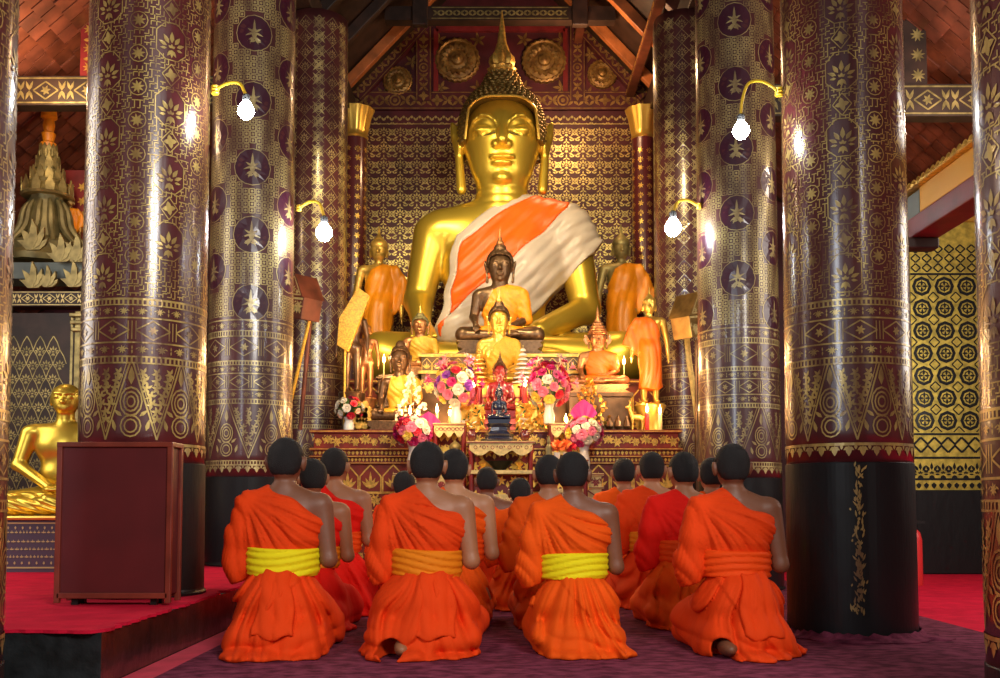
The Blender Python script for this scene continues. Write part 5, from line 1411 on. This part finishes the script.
# the spired shrine
YT = 8.75
def zz(py): return put(45, py, YT).z
cx = put(47, 200, YT).x; k_ = YT / 1000
root = empty('spired_shrine', (cx, YT, zz(268)), 0, 'aged greenish-gold tiered shrine roof with tall spire at the upper left', 'shrine')
z0 = zz(268); q = lambda py: zz(py) - z0
MB().lathe([(45 * k_, q(268)), (45 * k_, q(262)), (36 * k_, q(255)), (38 * k_, q(248)), (22 * k_, q(240)), (20 * k_, q(225)), (14 * k_, q(205)), (16 * k_, q(196))], 24, wav=lambda a, k: .04 * math.cos(8 * a)).build('drum', M['bronze_green'], root, smooth=True)
for i in range(12):
    a_ = 2 * PI * i / 12
    pts = []
    for t in range(9):
        f_ = t / 8; r_ = (14 + 26 * f_ ** 1.3 + 3 * math.sin(f_ * 7)) * k_; pts.append((r_ * math.cos(a_), r_ * .8 * math.sin(a_), q(200 + 48 * f_)))
    MB().tube(pts, [.012 + .02 * math.sin(PI * t / 8) + .004 for t in range(9)], 8).build('arm', M['bronze_green'], root, smooth=True)
for nme, (py0, py1, r0, r1) in zip(('lower_tier', 'middle_tier', 'upper_tier', 'top_tier'), ((198, 184, 24, 19), (184, 172, 16, 13), (172, 160, 11, 9), (160, 148, 8, 7))):
    mb = MB().lathe([(r0 * k_, q(py0)), (r0 * k_ * 1.06, q(py0 - 2)), (r0 * k_ * .95, q(py0 - 4)), (r1 * k_, q(py1 + 2)), (r1 * k_ * 1.05, q(py1))], 20)
    n = 12
    for i in range(n):
        a_ = 2 * PI * i / n; rot = Matrix.Rotation(a_ + PI / 2, 3, 'Z'); c = Vector((r0 * k_ * math.cos(a_), r0 * k_ * math.sin(a_), q(py0 - 2))); h = abs(q(py1) - q(py0)) * 1.1
        mb.prism([(-h * .25, 0), (h * .25, 0), (h * .28, h * .4), (0, h), (-h * .28, h * .4)], -.006, .006, c, rot)
    mb.build(nme, M['gold_aged'], root)
MB().lathe([(7 * k_, q(150)), (8 * k_, q(144)), (5 * k_, q(142)), (7 * k_, q(134)), (4.5 * k_, q(132)), (6 * k_, q(126)), (5 * k_, q(120)), (8 * k_, q(118)), (7 * k_, q(108)), (5 * k_, q(104)), (5 * k_, q(74)), (4 * k_, q(70)), (6 * k_, q(64)), (3.5 * k_, q(58)), (5 * k_, q(50)), (2.5 * k_, q(44)), (4 * k_, q(36)), (3.4 * k_, q(30)), (.3 * k_, q(20))], 20).build('spire', M['cloth_gold'], root, smooth=True)
# red carved gable piece and golden figure right of the spire
p = put(74, 210, 8.9)
mb = MB().mi(0).span(p.x - .12, p.x + .35, 8.95, 9.0, put(74, 268, 9).z, put(74, 172, 9).z)
D = Dec(plane_map((p.x, 8.95, put(74, 268, 9).z), (1, 0, 0), (0, 0, 1), .004))
for j in range(6):
    for i in range(4): D.rosette(-.06 + i * .11, .08 + j * .13, .045, 6)
D.add_to(mb); tag(mb.build('painted_panel', [M['red_paint'], M['gold_carved']]), 'small red and gold panel beside the spired shrine, next to the left maroon column', 'panel')
b, s = sized(69, 262, 190, 8.84, 1.09)
standing('standing_buddha_statue', b, s, 'small gilt standing figure right of the spired shrine', skin='bronze_gold', cloth='cloth_gold')

# ================================================================ right side : gilded pillar, beam, fire extinguisher
YR = 9.3
a = put(917, 575, YR); b = put(976, 222, YR); zb = put(940, 490, YR).z
w_ = (b.x - a.x) / 2; cx = (a.x + b.x) / 2
root = empty('square_pillar', (cx, YR + w_, 0), 0, 'square pillar with bright gold medallion mosaic on a black foot, right background', 'pillar')
mb = MB().mi(0).span(-w_, w_, -w_, w_, zb, b.z)
for (o_, ux) in (((0, -w_, 0), (1, 0, 0)), ((-w_, 0, 0), (0, -1, 0)), ((w_, 0, 0), (0, 1, 0))):
    D = Dec(plane_map(o_, ux, (0, 0, 1), .004))
    n = 3; g = 2 * w_ / n
    for i in range(9): D.petal(-w_ + (i + .5) * 2 * w_ / 9, zb + .07, R(270), .06, .05)
    z = zb + .1; D.line((-w_, z), (w_, z), .02)
    for i in range(6): D.lotus(-w_ + (i + .5) * w_ / 3, z + .09, .16)
    z += .2
    D.line((-w_, z), (w_, z), .02); z += .22; D.line((-w_, z), (w_, z), .02); z += .02
    for i in range(5): u = -w_ + (i + .5) * w_ * .4; D.path([(u - .07, z - .12), (u, z - .05), (u + .07, z - .12), (u, z - .19)], .02, closed=True)
    while z + g < b.z - .30:
        for i in range(n):
            u = -w_ + (i + .5) * g; v = z + g / 2
            D.ring(u, v, g * .37, .030, n=8); D.ring(u, v, g * .20, .012, n=8)
            for k in range(4): D.petal(u, v, k * PI / 2, g * .3, .02)
            for sx in (-1, 1):
                for sy in (-1, 1): D.line((u + sx * g * .5, v + sy * g * .26), (u + sx * g * .26, v + sy * g * .5), .012)
        z += g
    D.line((-w_, z + .01), (w_, z + .01), .02)
    for j in range(3):
        for i in range(6): u = -w_ + (i + .5) * w_ / 3; v = z + .07 + j * .09; D.path([(u - .045, v), (u, v + .04), (u + .045, v), (u, v - .04)], .014, closed=True)
    D.add_to(mb)
mb.build('shaft', [M['pillar_gold'], M['lacquer_black']], root)
MB().span(-w_ - .02, w_ + .02, -w_ - .02, w_ + .02, 0.01, zb).build('base', M['lacquer_black'], root, bevel=.01)
mb = MB().span(-w_ - .05, w_ + .05, -w_ - .05, w_ + .05, b.z, b.z + .06)
for i in range(4):
    for sy in (-1,):
        x = -w_ * .8 + i * w_ * .53; mb.lathe([(.05, b.z + .06), (.09, b.z + .13), (.08, b.z + .22), (.02, b.z + .27)], 14, (x, sy * w_ * .6, 0))
mb.build('capital', M['gold_bright'], root, bevel=.0)
# two plain patterned columns further back on the right and left edges of that pillar
p = put(905, 500, 10.6); 
tag(MB().lathe([(.2, 0), (.2, 5.0)], 40, (p.x - .1, 10.6, 0)).build('column', M['wood_dark'], smooth=True), 'plain dark brown column left of the gold mosaic pillar in the background', 'column')
p = put(990, 500, 9.9)
mb = MB().mi(0).lathe([(.3, 0), (.3, 4.8)], 40, (p.x + .1, 9.9, 0))
tag(mb.build('column', M['lacquer_umber'], smooth=True), 'dark lacquered column right of the gold mosaic pillar', 'column')
# gilded barge beam
p1 = put(905, 222, 6.35); x = 2.62
z1 = put(905, 226, 6.35).z; z0b = z1
root = empty('canopy_beam', (x, 0, 0), 0, 'gilded beam with dark red underside and studded top edge at the upper right', 'beam')
zt = z1 + .19
mb = MB().span(0, .16, 3.2, 6.15, z1 + .03, zt); mb.build('beam_face', M['gold_paint'], root, bevel=.006)
MB().span(.0, .16, 6.152, 6.45, z1 + .02, zt - .01).build('beam_end', M['grey_beam'], root, bevel=.006)
MB().prism([(-.01, z1 + .028), (.17, z1 + .028), (.17, z1 - .10), (-.01, z1 - .10)], 3.2, 6.45).build('underside', M['red_paint'], root, bevel=.01)
mb = MB().span(-.04, .18, 3.2, 6.45, zt, zt + .015)
for i in range(46): mb.lathe([(.02, zt + .015), (.022, zt + .025), (.012, zt + .05), (.003, zt + .06)], 8, (-.015, 3.25 + i * .07, 0))
mb.build('studded_edge', M['gold_carved'], root)
tag(MB().span(2.40, 2.50, 6.25, 6.35, .012, z1 - .10).span(2.40, 2.78, 6.24, 6.36, z1 - .17, z1 - .102).build('canopy_post', M['wood_dark'], bevel=.01), 'dark post under the far end of the gilded beam, behind the right maroon column', 'post')
# red fire extinguisher behind the right column
p = put(915, 545, 8.0); root = empty('fire_extinguisher', (p.x, 8.0, .011), 0, 'small red fire extinguisher on the red carpet just right of the right maroon column', 'fire extinguisher')
MB().lathe([(.05, 0), (.055, .02), (.055, .36), (.04, .42), (.02, .44)], 20).build('tank', M['candle_red'], root, smooth=True)
MB().lathe([(.02, .44), (.022, .48), (.012, .49)], 12).box((.03, 0, .5), (.1, .02, .02)).build('valve', M['iron'], root)

# ================================================================ slanted offering boxes on posts beside the rear columns
def slant_box(px, py, Y, s_, lab, m):
    p = put(px, py, Y); root = empty('offering_box', p, R(38 * s_), lab, 'box')
    rx = Matrix.Rotation(R(-12 * s_), 3, 'Y')
    MB().box((0, 0, -.08), (.25, .22, .20), rx).build('body', M[m], root, bevel=.006)
    mb = MB().mi(0).prism([(-.15, 0), (.15, 0), (0, .20)], -.13, .13, (0, 0, .02), rx)
    D = Dec(plane_map((0, -.13, .02), tuple(rx @ Vector((1, 0, 0))), tuple(rx @ Vector((0, 0, 1))), .004))
    D.path([(-.12, .015), (.12, .015), (0, .175)], .01, closed=True); D.lotus(0, .07, .09)
    for k in (-1, 1): D.rosette(k * .07, .04, .025, 6)
    D2 = Dec(plane_map((0, -.11, -.08), tuple(rx @ Vector((1, 0, 0))), tuple(rx @ Vector((0, 0, 1))), .006)); frieze(-.12, .12, -.09, .16, D2, 'scroll'); frieze(-.12, .12, .07, .02, D2, 'line')
    D.add_to(mb); D2.add_to(mb); mb.build('gable_lid', [M[m], M['gold_pale']], root)
    return root
slant_box(690, 318, 9.05, 1, 'wedge-shaped stencilled box on poles by the right end of the altar', 'bronze_gold')
slant_box(303, 300, 9.05, -1, 'wedge-shaped brown box on poles by the left end of the altar', 'wood_red')
def pole(p0, p1, Y, r, m, lab):
    a = put(*p0, Y); b = put(*p1, Y + .1)
    tag(MB().tube([a, b], r, 10).build('pole', M[m], smooth=True), lab, 'pole')
pole((314, 300), (290, 405), 9.0, .016, 'cloth_yellow', 'thin yellow pole leaning under the left wedge-shaped box')
pole((310, 322), (300, 430), 9.12, .02, 'wood_red', 'reddish wooden pole under the left wedge-shaped box')
pole((697, 340), (697, 592), 9.1, .022, 'bronze', 'dark bronze pole under the right wedge-shaped box')
# long curved gold banner on the right rear column
mb = MB(); pts = [put(px, py, 9.18) for px, py in ((684, 336), (686, 360), (690, 385), (694, 415), (697, 445), (699, 470))]
for i in range(len(pts) - 1):
    a, b = pts[i], pts[i + 1]; o_ = Vector((.05, 0, .0)); mb.add([a, a + o_, b + o_, b], [(0, 1, 2, 3)]); mb.add([a + Vector((.018, -.004, 0)), a + Vector((.032, -.004, 0)), b + Vector((.032, -.004, 0)), b + Vector((.018, -.004, 0))], [(0, 1, 2, 3)])
o = mb.build('banner', M['gold_pale']); m_ = o.modifiers.new('s', 'SOLIDIFY'); m_.thickness = .01
tag(o, 'narrow curved gold-edged banner hanging beside the right end of the altar', 'banner')
# gilt fan leaf and leaning scroll at the left end (in front of the left rear column)
p = put(270, 448, 8.3); mb = MB()
for a_ in range(40, 141, 14): 
    c, s_ = math.cos(R(a_)), math.sin(R(a_)); mb.prism([(c * x - s_ * y, s_ * x + c * y) for x, y in ((0, 0), (.1, -.02), (.17, 0), (.1, .02))], -.006 + a_ * .0001, .006 + a_ * .0001, p)
mb.tube([(p.x, 8.3, .012), (p.x, 8.3, p.z)], .012)
tag(mb.build('gilt_fan', M['gold_carved']), 'gilt fan-shaped ornament on a stick behind the leftmost kneeling monk', 'ornament')

# ================================================================ kneeling monks, seen from behind (+y is their front)
def monk(X, Y, hgt, px_lab, robe, sash, skin='skin_tan', seed=0, yaw=0, flap=0, foot=0, res=.0105, headturn=0, under=None, wide=1.0, sleeve=1.0, drape=0, nod=0, cloth=0):
    sgn = 1
    rn = random.Random(seed * 13 + 5); ph = [rn.uniform(0, 6.28) for _ in range(8)]
    s = hgt / .96
    root = empty('kneeling_monk', (X, Y, .012), R(yaw), px_lab, 'person', 'monks kneeling before the altar')
    rsp = .055 + rn.uniform(-.01, .01)
    LA = .78
    E = (.208, -.005 + rn.uniform(-.02, .02), .405 + rn.uniform(-.015, .015))
    HD = .022 + .01 * rn.random() + nod
    HZ = .855 - nod * .5
    def head(P):
        c, s_ = math.cos(R(headturn)), math.sin(R(headturn))
        Q = np.stack([(P[:, 0]) * c + (P[:, 1] - HD) * s_, -(P[:, 0]) * s_ + (P[:, 1] - HD) * c, P[:, 2] - HZ], -1) / np.array([1.07, 1.05, 1.03], np.float32)
        return Q.astype(np.float32)
    def body(P):
        t = U(.05, ell(P, (0, 0, .56), (.150, .095, .165)), ell(P, (0, .0, .40), (.120, .088, .14)), ell(P, (0, -.02, .21), (.165, .14, .12)), cap(P, (-.140, 0, .648), (.140, 0, .648), .055))
        t = smin(t, U(.02, cap(P, (0, .0, .725), (-.13, 0, .668), .045, .04), cap(P, (0, .0, .725), (.13, 0, .668), .045, .04)), .03)
        t = t + .006 * np.exp(-(P[:, 0] / .012) ** 2) * (P[:, 1] < 0) * (P[:, 2] < .7)
        for q in (-1, 1):
            t = U(.03, t, cap(P, (q * .09, 0, .2), (q * .15, .36, .085), .095, .07), cap(P, (q * .15, .34, .07), (q * .09, -.10, .06), .055, .042))
            t = smin(t, ell(P, (q * .085, -.20 if foot and q < 0 else -.12, .045), (.04, .10, .038)), .02)
        t = U(.025, t, chain(P, [(.168, 0, .655), E, (.045, .22, .50)], [.054, .035, .025], .02), chain(P, [(-.168, 0, .655), (-E[0], E[1], E[2]), (-.045, .22, .50)], [.050, .034 * LA, .024], .02))
        for q in (-1, 1):
            hd = U(.008, ell(P, (q * .014, .235, .535), (.012, .028, .035)), cap(P, (q * .016, .215, .54), (q * .020, .200, .575), .009, .007), *[chain(P, [(q * .011, .218 + .015 * k, .56), (q * .010, .218 + .013 * k, .595), (q * .008, .216 + .012 * k, .62 - .006 * abs(k - 1.5))], [.008, .0072, .006]) for k in range(4)])
            t = smin(t, hd, .012)
        t = U(.022, t, cap(P, (0, -.002, .68), (0, HD * .8, .80), .050, .046))
        Q = head(P)
        h = U(.025, ell(Q, (0, -.004, .012), (.0715, .088, .088)), ell(Q, (0, .032, -.045), (.052, .055, .055)), ell(Q, (0, -.045, -.03), (.052, .04, .05)))
        h = U(.012, h, cap(Q, (0, .085, .005), (0, .100, -.028), .008, .012), cap(Q, (-.016, .082, -.056), (.016, .082, -.056), .007), ell(Q, (0, .075, -.085), (.02, .018, .016)))
        for q in (-1, 1):
            h = smax(h, -ell(Q, (q * .03, .092, .005), (.018, .014, .011)), .01)
            h = smin(h, ell(Q, (q * .03, .076, .004), (.015, .012, .010)), .004)
            h = smin(h, ell(Q, (q * .0745, -.002, -.012), (.011, .021, .032)), .006)
            h = smin(h, ell(Q, (q * .083, -.006, .0), (.006, .016, .024)), .006)
        t = smin(t, h, .015)
        return np.maximum(t, -P[:, 2] + .002)
    link('body', sdf_mesh(body, (-.30, -.34, 0), (.30, .50, 1.0), min(res, .0095), s), M[skin], root)
    def hair(P):
        Q = head(P); h = U(.025, ell(Q, (0, -.004, .014), (.0760, .0925, .0925)), ell(Q, (0, -.046, -.028), (.0555, .0435, .050)))
        y, z = Q[:, 1], Q[:, 2]
        line = np.where(y < .0, -.062 + .0 * y, np.where(y < .03, -.03, .012 + 1.0 * (y - .03)))
        line = np.where((np.abs(Q[:, 0]) > .05) & (np.abs(y) < .024), .022, line)
        return np.maximum(h, (line - z) * .7)
    link('hair', sdf_mesh(hair, (-.1, -.12, .70), (.1, .18, 1.0), .0065, s), M['hair'], root)
    # upper robe : leaves the right shoulder bare
    S = (-.13, .70)
    rf = rn.uniform(10, 12.5)
    def ridge(a): return np.abs(np.sin(a))
    def upper(P):
        x, y, z = P[:, 0], P[:, 1], P[:, 2]
        d = U(.05, ell(P, (0, -.003, .56), (.172, .118, .18)), ell(P, (0, 0, .40), (.150, .118, .15)), cap(P, (-.142, 0, .652), (.125, 0, .640), .066, .060))
        d = smin(d, cap(P, (0, .0, .722), (-.13, 0, .675), .056, .052), .03)
        # sleeve side
        sl = chain(P, [(-.160, 0, .648), (-.190 * (1 + .1 * (sleeve - 1)), -.008, .52), (-.205 * sleeve, .01, .405), (-.10, .19, .44)], [.066, .068, .076, .065], .03)
        sl = smin(sl, ell(P, (-.205 * sleeve, .04, .36), (.058, .11, .095)), .04)
        d = smin(d, sl, .035)
        rr = np.sqrt((x - S[0]) ** 2 + (z - S[1]) ** 2); an = np.arctan2(S[1] - z, x - S[0] + .05)
        warp = .5 * np.sin(9 * rr + ph[0]) + .35 * np.sin(17 * z + ph[1]) * np.sin(13 * x + ph[2])
        f1 = ridge(an * rf + warp + ph[3]); f2 = ridge(an * rf * 2.3 + 1.6 * warp + ph[4]); f4 = ridge(an * rf * 5 + 2.6 * warp + ph[7] + 8 * rr)
        amp = np.clip(rr * .15, .003, .026) * (.45 + .55 * np.clip((z - .42) / .08, 0, 1))
        f3 = ridge(z * 20 + x * 42 + 1.3 * np.sin(14 * z + ph[5]) + 9 * y)
        slw = np.clip((-x - .14) / .05, 0, 1)
        lap = np.clip((x * .9 + z * .45 - (.22 + .05 * np.sin(ph[2]))) / .012, 0, 1) * np.clip((.70 - z) / .1, 0, 1) * np.clip((z - .46) / .04, 0, 1)
        d = d - amp * (.55 * f1 + .30 * f2 + .2 * f4) * (1 - slw) - (.010 * f3 + .004 * f4) * slw - .007 * lap * (1 - slw) + .011
        edge = (z + .56 * x + .012 * np.sin(30 * x + ph[6])) - (.722 - .03 * np.clip(-y / .1, 0, 1))
        d = smax(d, edge * .87, .010)
        edge2 = -(z - (.335 - .35 * np.clip(-x - .12, 0, .2)))
        return smax(d, edge2, .008)
    link('upper_robe', sdf_mesh(upper, (-.36, -.22, .2), (.26, .34, .80), res, s), M[robe], root)
    # lower robe
    lx = rn.uniform(-.03, .03)
    sd = rn.choice((-1, 1))
    def lower(P):
        x, y, z = P[:, 0] / wide, P[:, 1], P[:, 2]
        Q = np.stack([x, y, z], -1)
        d = U(.05, ell(Q, (0, 0, .37), (.142, .112, .14)), ell(Q, (0, -.045, .225), (.196, .168, .16)))
        for q in (-1, 1):
            d = U(.05, d, cap(Q, (q * .10, 0, .19), (q * .17, .34, .09), .115, .085), cap(Q, (q * .17, .30, .075), (q * .15, -.13, .07), .075, .070))
        d = smin(d, ell(Q, (lx, -.15, .075), (.225, .115, .085)), .05)
        an0 = np.arctan2(x, -y)
        wv = 1 + .07 * np.sin(5 * an0 + ph[1]) + .03 * np.sin(17 * an0 + ph[2])
        pud = ell(np.stack([x / wv, y / wv, z], -1), (.02 * sd + lx, -.10, .0), (.238, .24, .045))
        d = smin(d, pud, .035)
        an = np.arctan2(x - lx, np.maximum(.52 - z, .02)); r_ = np.clip((.50 - z), 0, .5)
        warp = .55 * np.sin(11 * z + ph[0] + 5 * x) + .4 * np.sin(19 * x + ph[3] + 7 * z)
        f1 = ridge(an * 9 + warp + 5 * y + ph[4]); f2 = ridge(an * 19 + 1.7 * warp + 9 * y + ph[5])
        f3 = ridge(z * 30 + 10 * x * sd + warp * 1.6 + ph[6])
        f5 = ridge(an * 27 + 3 * warp + 9 * y + ph[7]); amp = np.clip(r_ * .16, .005, .044) * (.15 + .85 * np.clip((.40 - z) / .08, 0, 1))
        dg = (x * sd * .8 + z * .6 + .02 * np.sin(14 * z + ph[2])); lap = np.clip((dg - (.10 + .06 * np.sin(ph[6]))) / .012, 0, 1)
        low = np.clip((.17 - z) / .1, 0, 1)
        d = d - amp * (.5 * f1 + .33 * f2 + .17 * f5) * (1 - .4 * low) - .014 * f3 * low - .010 * lap + .018
        if foot: d = smax(d, -U(.02, ell(Q, (-.125, -.25, .035), (.05, .16, .055)), cap(Q, (-.16, -.3, .02), (-.10, -.1, .09), .03)), .014)
        return np.maximum(smax(d, z - .44, .01), -z + .002)
    link('lower_robe', sdf_mesh(lower, (-.33, -.40, 0), (.33, .52, .52), res * .9, s), M[under or robe], root)
    # sash
    zc = .405; hw = .062 if sash != 'robe_rust' else .055
    def sashf(P):
        x, y, z = P[:, 0], P[:, 1], P[:, 2] + .05 * P[:, 0] * (ph[1] / 6.28 - .5) + .006 * np.sin(9 * P[:, 0] + ph[0])
        d = U(.05, ell(P, (0, -.003, .56), (.178, .130, .18)), ell(P, (0, -.002, .40), (.164, .140, .17)), ell(P, (0, -.03, .24), (.186, .156, .12)))
        d = d - .008 * ridge(z * 100 + 2.5 * np.sin(8 * x + ph[2]) + ph[4]) - .003 * ridge(z * 230 + 6 * np.sin(7 * x + ph[5])) + .004
        return smax(d, np.abs(z - zc) - hw, .012)
    link('sash', sdf_mesh(sashf, (-.2, -.18, .3), (.2, .18, .5), min(res, .008), s), M[sash], root)
    if flap:
        def fl(P):
            x, y, z = P[:, 0], P[:, 1], P[:, 2]; d = U(.05, ell(P, (0, -.002, .40), (.148, .124, .16)), ell(P, (0, -.045, .215), (.203, .182, .17)), ell(P, (lx, -.15, .09), (.235, .13, .10)))
            d = d - .009 * ridge(x * 48 + 3 * z + ph[2]) - .005 * ridge(z * 26 + x * 30 + ph[3])
            xx = x + .008 * np.sin(z * 30 + ph[1]); zz = z + .008 * np.sin(x * 50 + ph[0])
            return smax(d, poly2(xx, zz, [(-.03 + flap * .02, .37), (.09 + flap * .02, .37), (.115 + flap * .03, .22), (.13 + flap * .02, .10), (.03, .085), (-.05 + flap * .02, .10), (-.045 + flap * .02, .25)]), .008)
        o = link('robe_flap', sdf_mesh(lambda P: np.maximum(fl(P), P[:, 1] + .02), (-.2, -.33, .06), (.3, -.0, .40), .009, s), M[robe], root)
    if cloth:
        mb = MB(); mb.add([(.17, .10, .42), (.24, .06, .415), (.245, .12, .38), (.19, .16, .375)], [(0, 1, 2, 3)]); o = mb.build('hand_cloth', M['white_cloth'], root); o.scale = (s,) * 3
        m_ = o.modifiers.new('s', 'SOLIDIFY'); m_.thickness = .01
    return root
def mk_(px, Y, top, lab, *a, **k):
    p = put(px, top, Y); monk(p.x, Y, p.z - .012, lab, *a, **k)
mk_(285, 4.42, 438, 'kneeling monk in red-orange robe with bright yellow sash, nearest the red cabinet', 'robe_red', 'sash_yellow', 'skin_brown', 1, 0, flap=-1, wide=.91, sleeve=.99, res=.0078)
mk_(427, 4.42, 442, 'kneeling monk in orange robe with wide amber sash, second from left in the front row', 'robe_red', 'sash_amber', 'skin_tan', 4, 0, flap=1, foot=1, wide=1.06, res=.0078)
mk_(573, 4.45, 452, 'kneeling monk in orange robe with bright yellow sash, front row centre-right', 'robe_orange', 'sash_yellow', 'skin_brown', 10, 0, wide=.91, headturn=-8, res=.0078)
mk_(733, 4.42, 444, 'rightmost kneeling monk in orange robe with red-orange sash, bare right arm bent', 'robe_red', 'sash_red', 'skin_brown', 15, 0, wide=.9, flap=1, foot=1, cloth=1, res=.0078)
mk_(312, 5.22, 459, 'kneeling monk in crimson robe just behind and right of the leftmost monk', 'robe_crimson', 'sash_amber', 'skin_tan', 2, 0, res=.012, under='robe_crimson', headturn=20, wide=.9)
mk_(334, 6.0, 448, 'farthest kneeling monk of the left file, crimson robe, bare right shoulder and arm', 'robe_crimson', 'sash_red', 'skin_tan', 3, 0, res=.013, wide=.95, headturn=-10)
mk_(404, 6.5, 471, 'kneeling monk, mostly just a dark head, left of the front monk with amber sash', 'robe_red', 'sash_red', 'skin_brown', 5, 0, res=.013, wide=.9)
mk_(454, 5.3, 449, 'kneeling monk with bare pale right shoulder, mostly hidden behind the centre-left monk', 'robe_orange', 'sash_red', 'skin_light', 6, 0, res=.012, wide=.85, sleeve=.9)
mk_(487, 7.0, 467, 'small distant kneeling monk with amber sash at the centre, nearest the offering tables', 'robe_red', 'sash_amber', 'skin_brown', 7, 0, res=.013, wide=.85)
mk_(520, 6.25, 478, 'short kneeling monk with bowed head in orange robe and amber sash, right of centre', 'robe_orange', 'sash_amber', 'skin_brown', 8, 0, res=.013, wide=.9)
mk_(549, 5.35, 455, 'kneeling monk in rust robe mostly hidden behind the centre-right monk with yellow sash', 'robe_rust', 'sash_yellow', 'skin_tan', 9, 0, res=.012, wide=.85, sleeve=1.05)
mk_(624, 7.25, 458, 'most distant kneeling monk of the right group, orange robe, below the pink bouquet', 'robe_orange', 'sash_red', 'skin_tan', 11, 0, res=.013, wide=.85)
mk_(652, 6.4, 452, 'kneeling monk in orange robe, amber sash, in front of the most distant right monk', 'robe_red', 'sash_amber', 'skin_light', 12, 0, res=.012, wide=.95)
mk_(684, 5.35, 452, 'kneeling monk with crimson shawl over orange robe behind the rightmost monk', 'robe_crimson', 'sash_red', 'skin_tan', 13, 0, res=.012, under='robe_orange', headturn=12)
mk_(712, 6.05, 458, 'kneeling monk whose head shows between the crimson-shawled monk and the rightmost monk', 'robe_orange', 'sash_red', 'skin_tan', 14, 0, res=.013, wide=.85)

# ---- small pieces that belong to a part of their thing
def nest(child, parent):
    for r in [o for o in list(bpy.data.objects) if o.type == 'EMPTY' and not o.parent]:
        ch = {k.name.split('.')[0]: k for k in r.children}
        if child in ch and parent in ch:
            k, p = ch[child], ch[parent]
            if tuple(round(v, 6) for v in k.scale) == tuple(round(v, 6) for v in p.scale): k.parent = p; k.scale = (1, 1, 1)
nest('flame', 'wax'); nest('cable_knot', 'cable'); nest('hair_band', 'hair'); nest('eye_line', 'body'); nest('inscription', 'body'); nest('robe_flap', 'lower_robe'); nest('valve', 'tank')
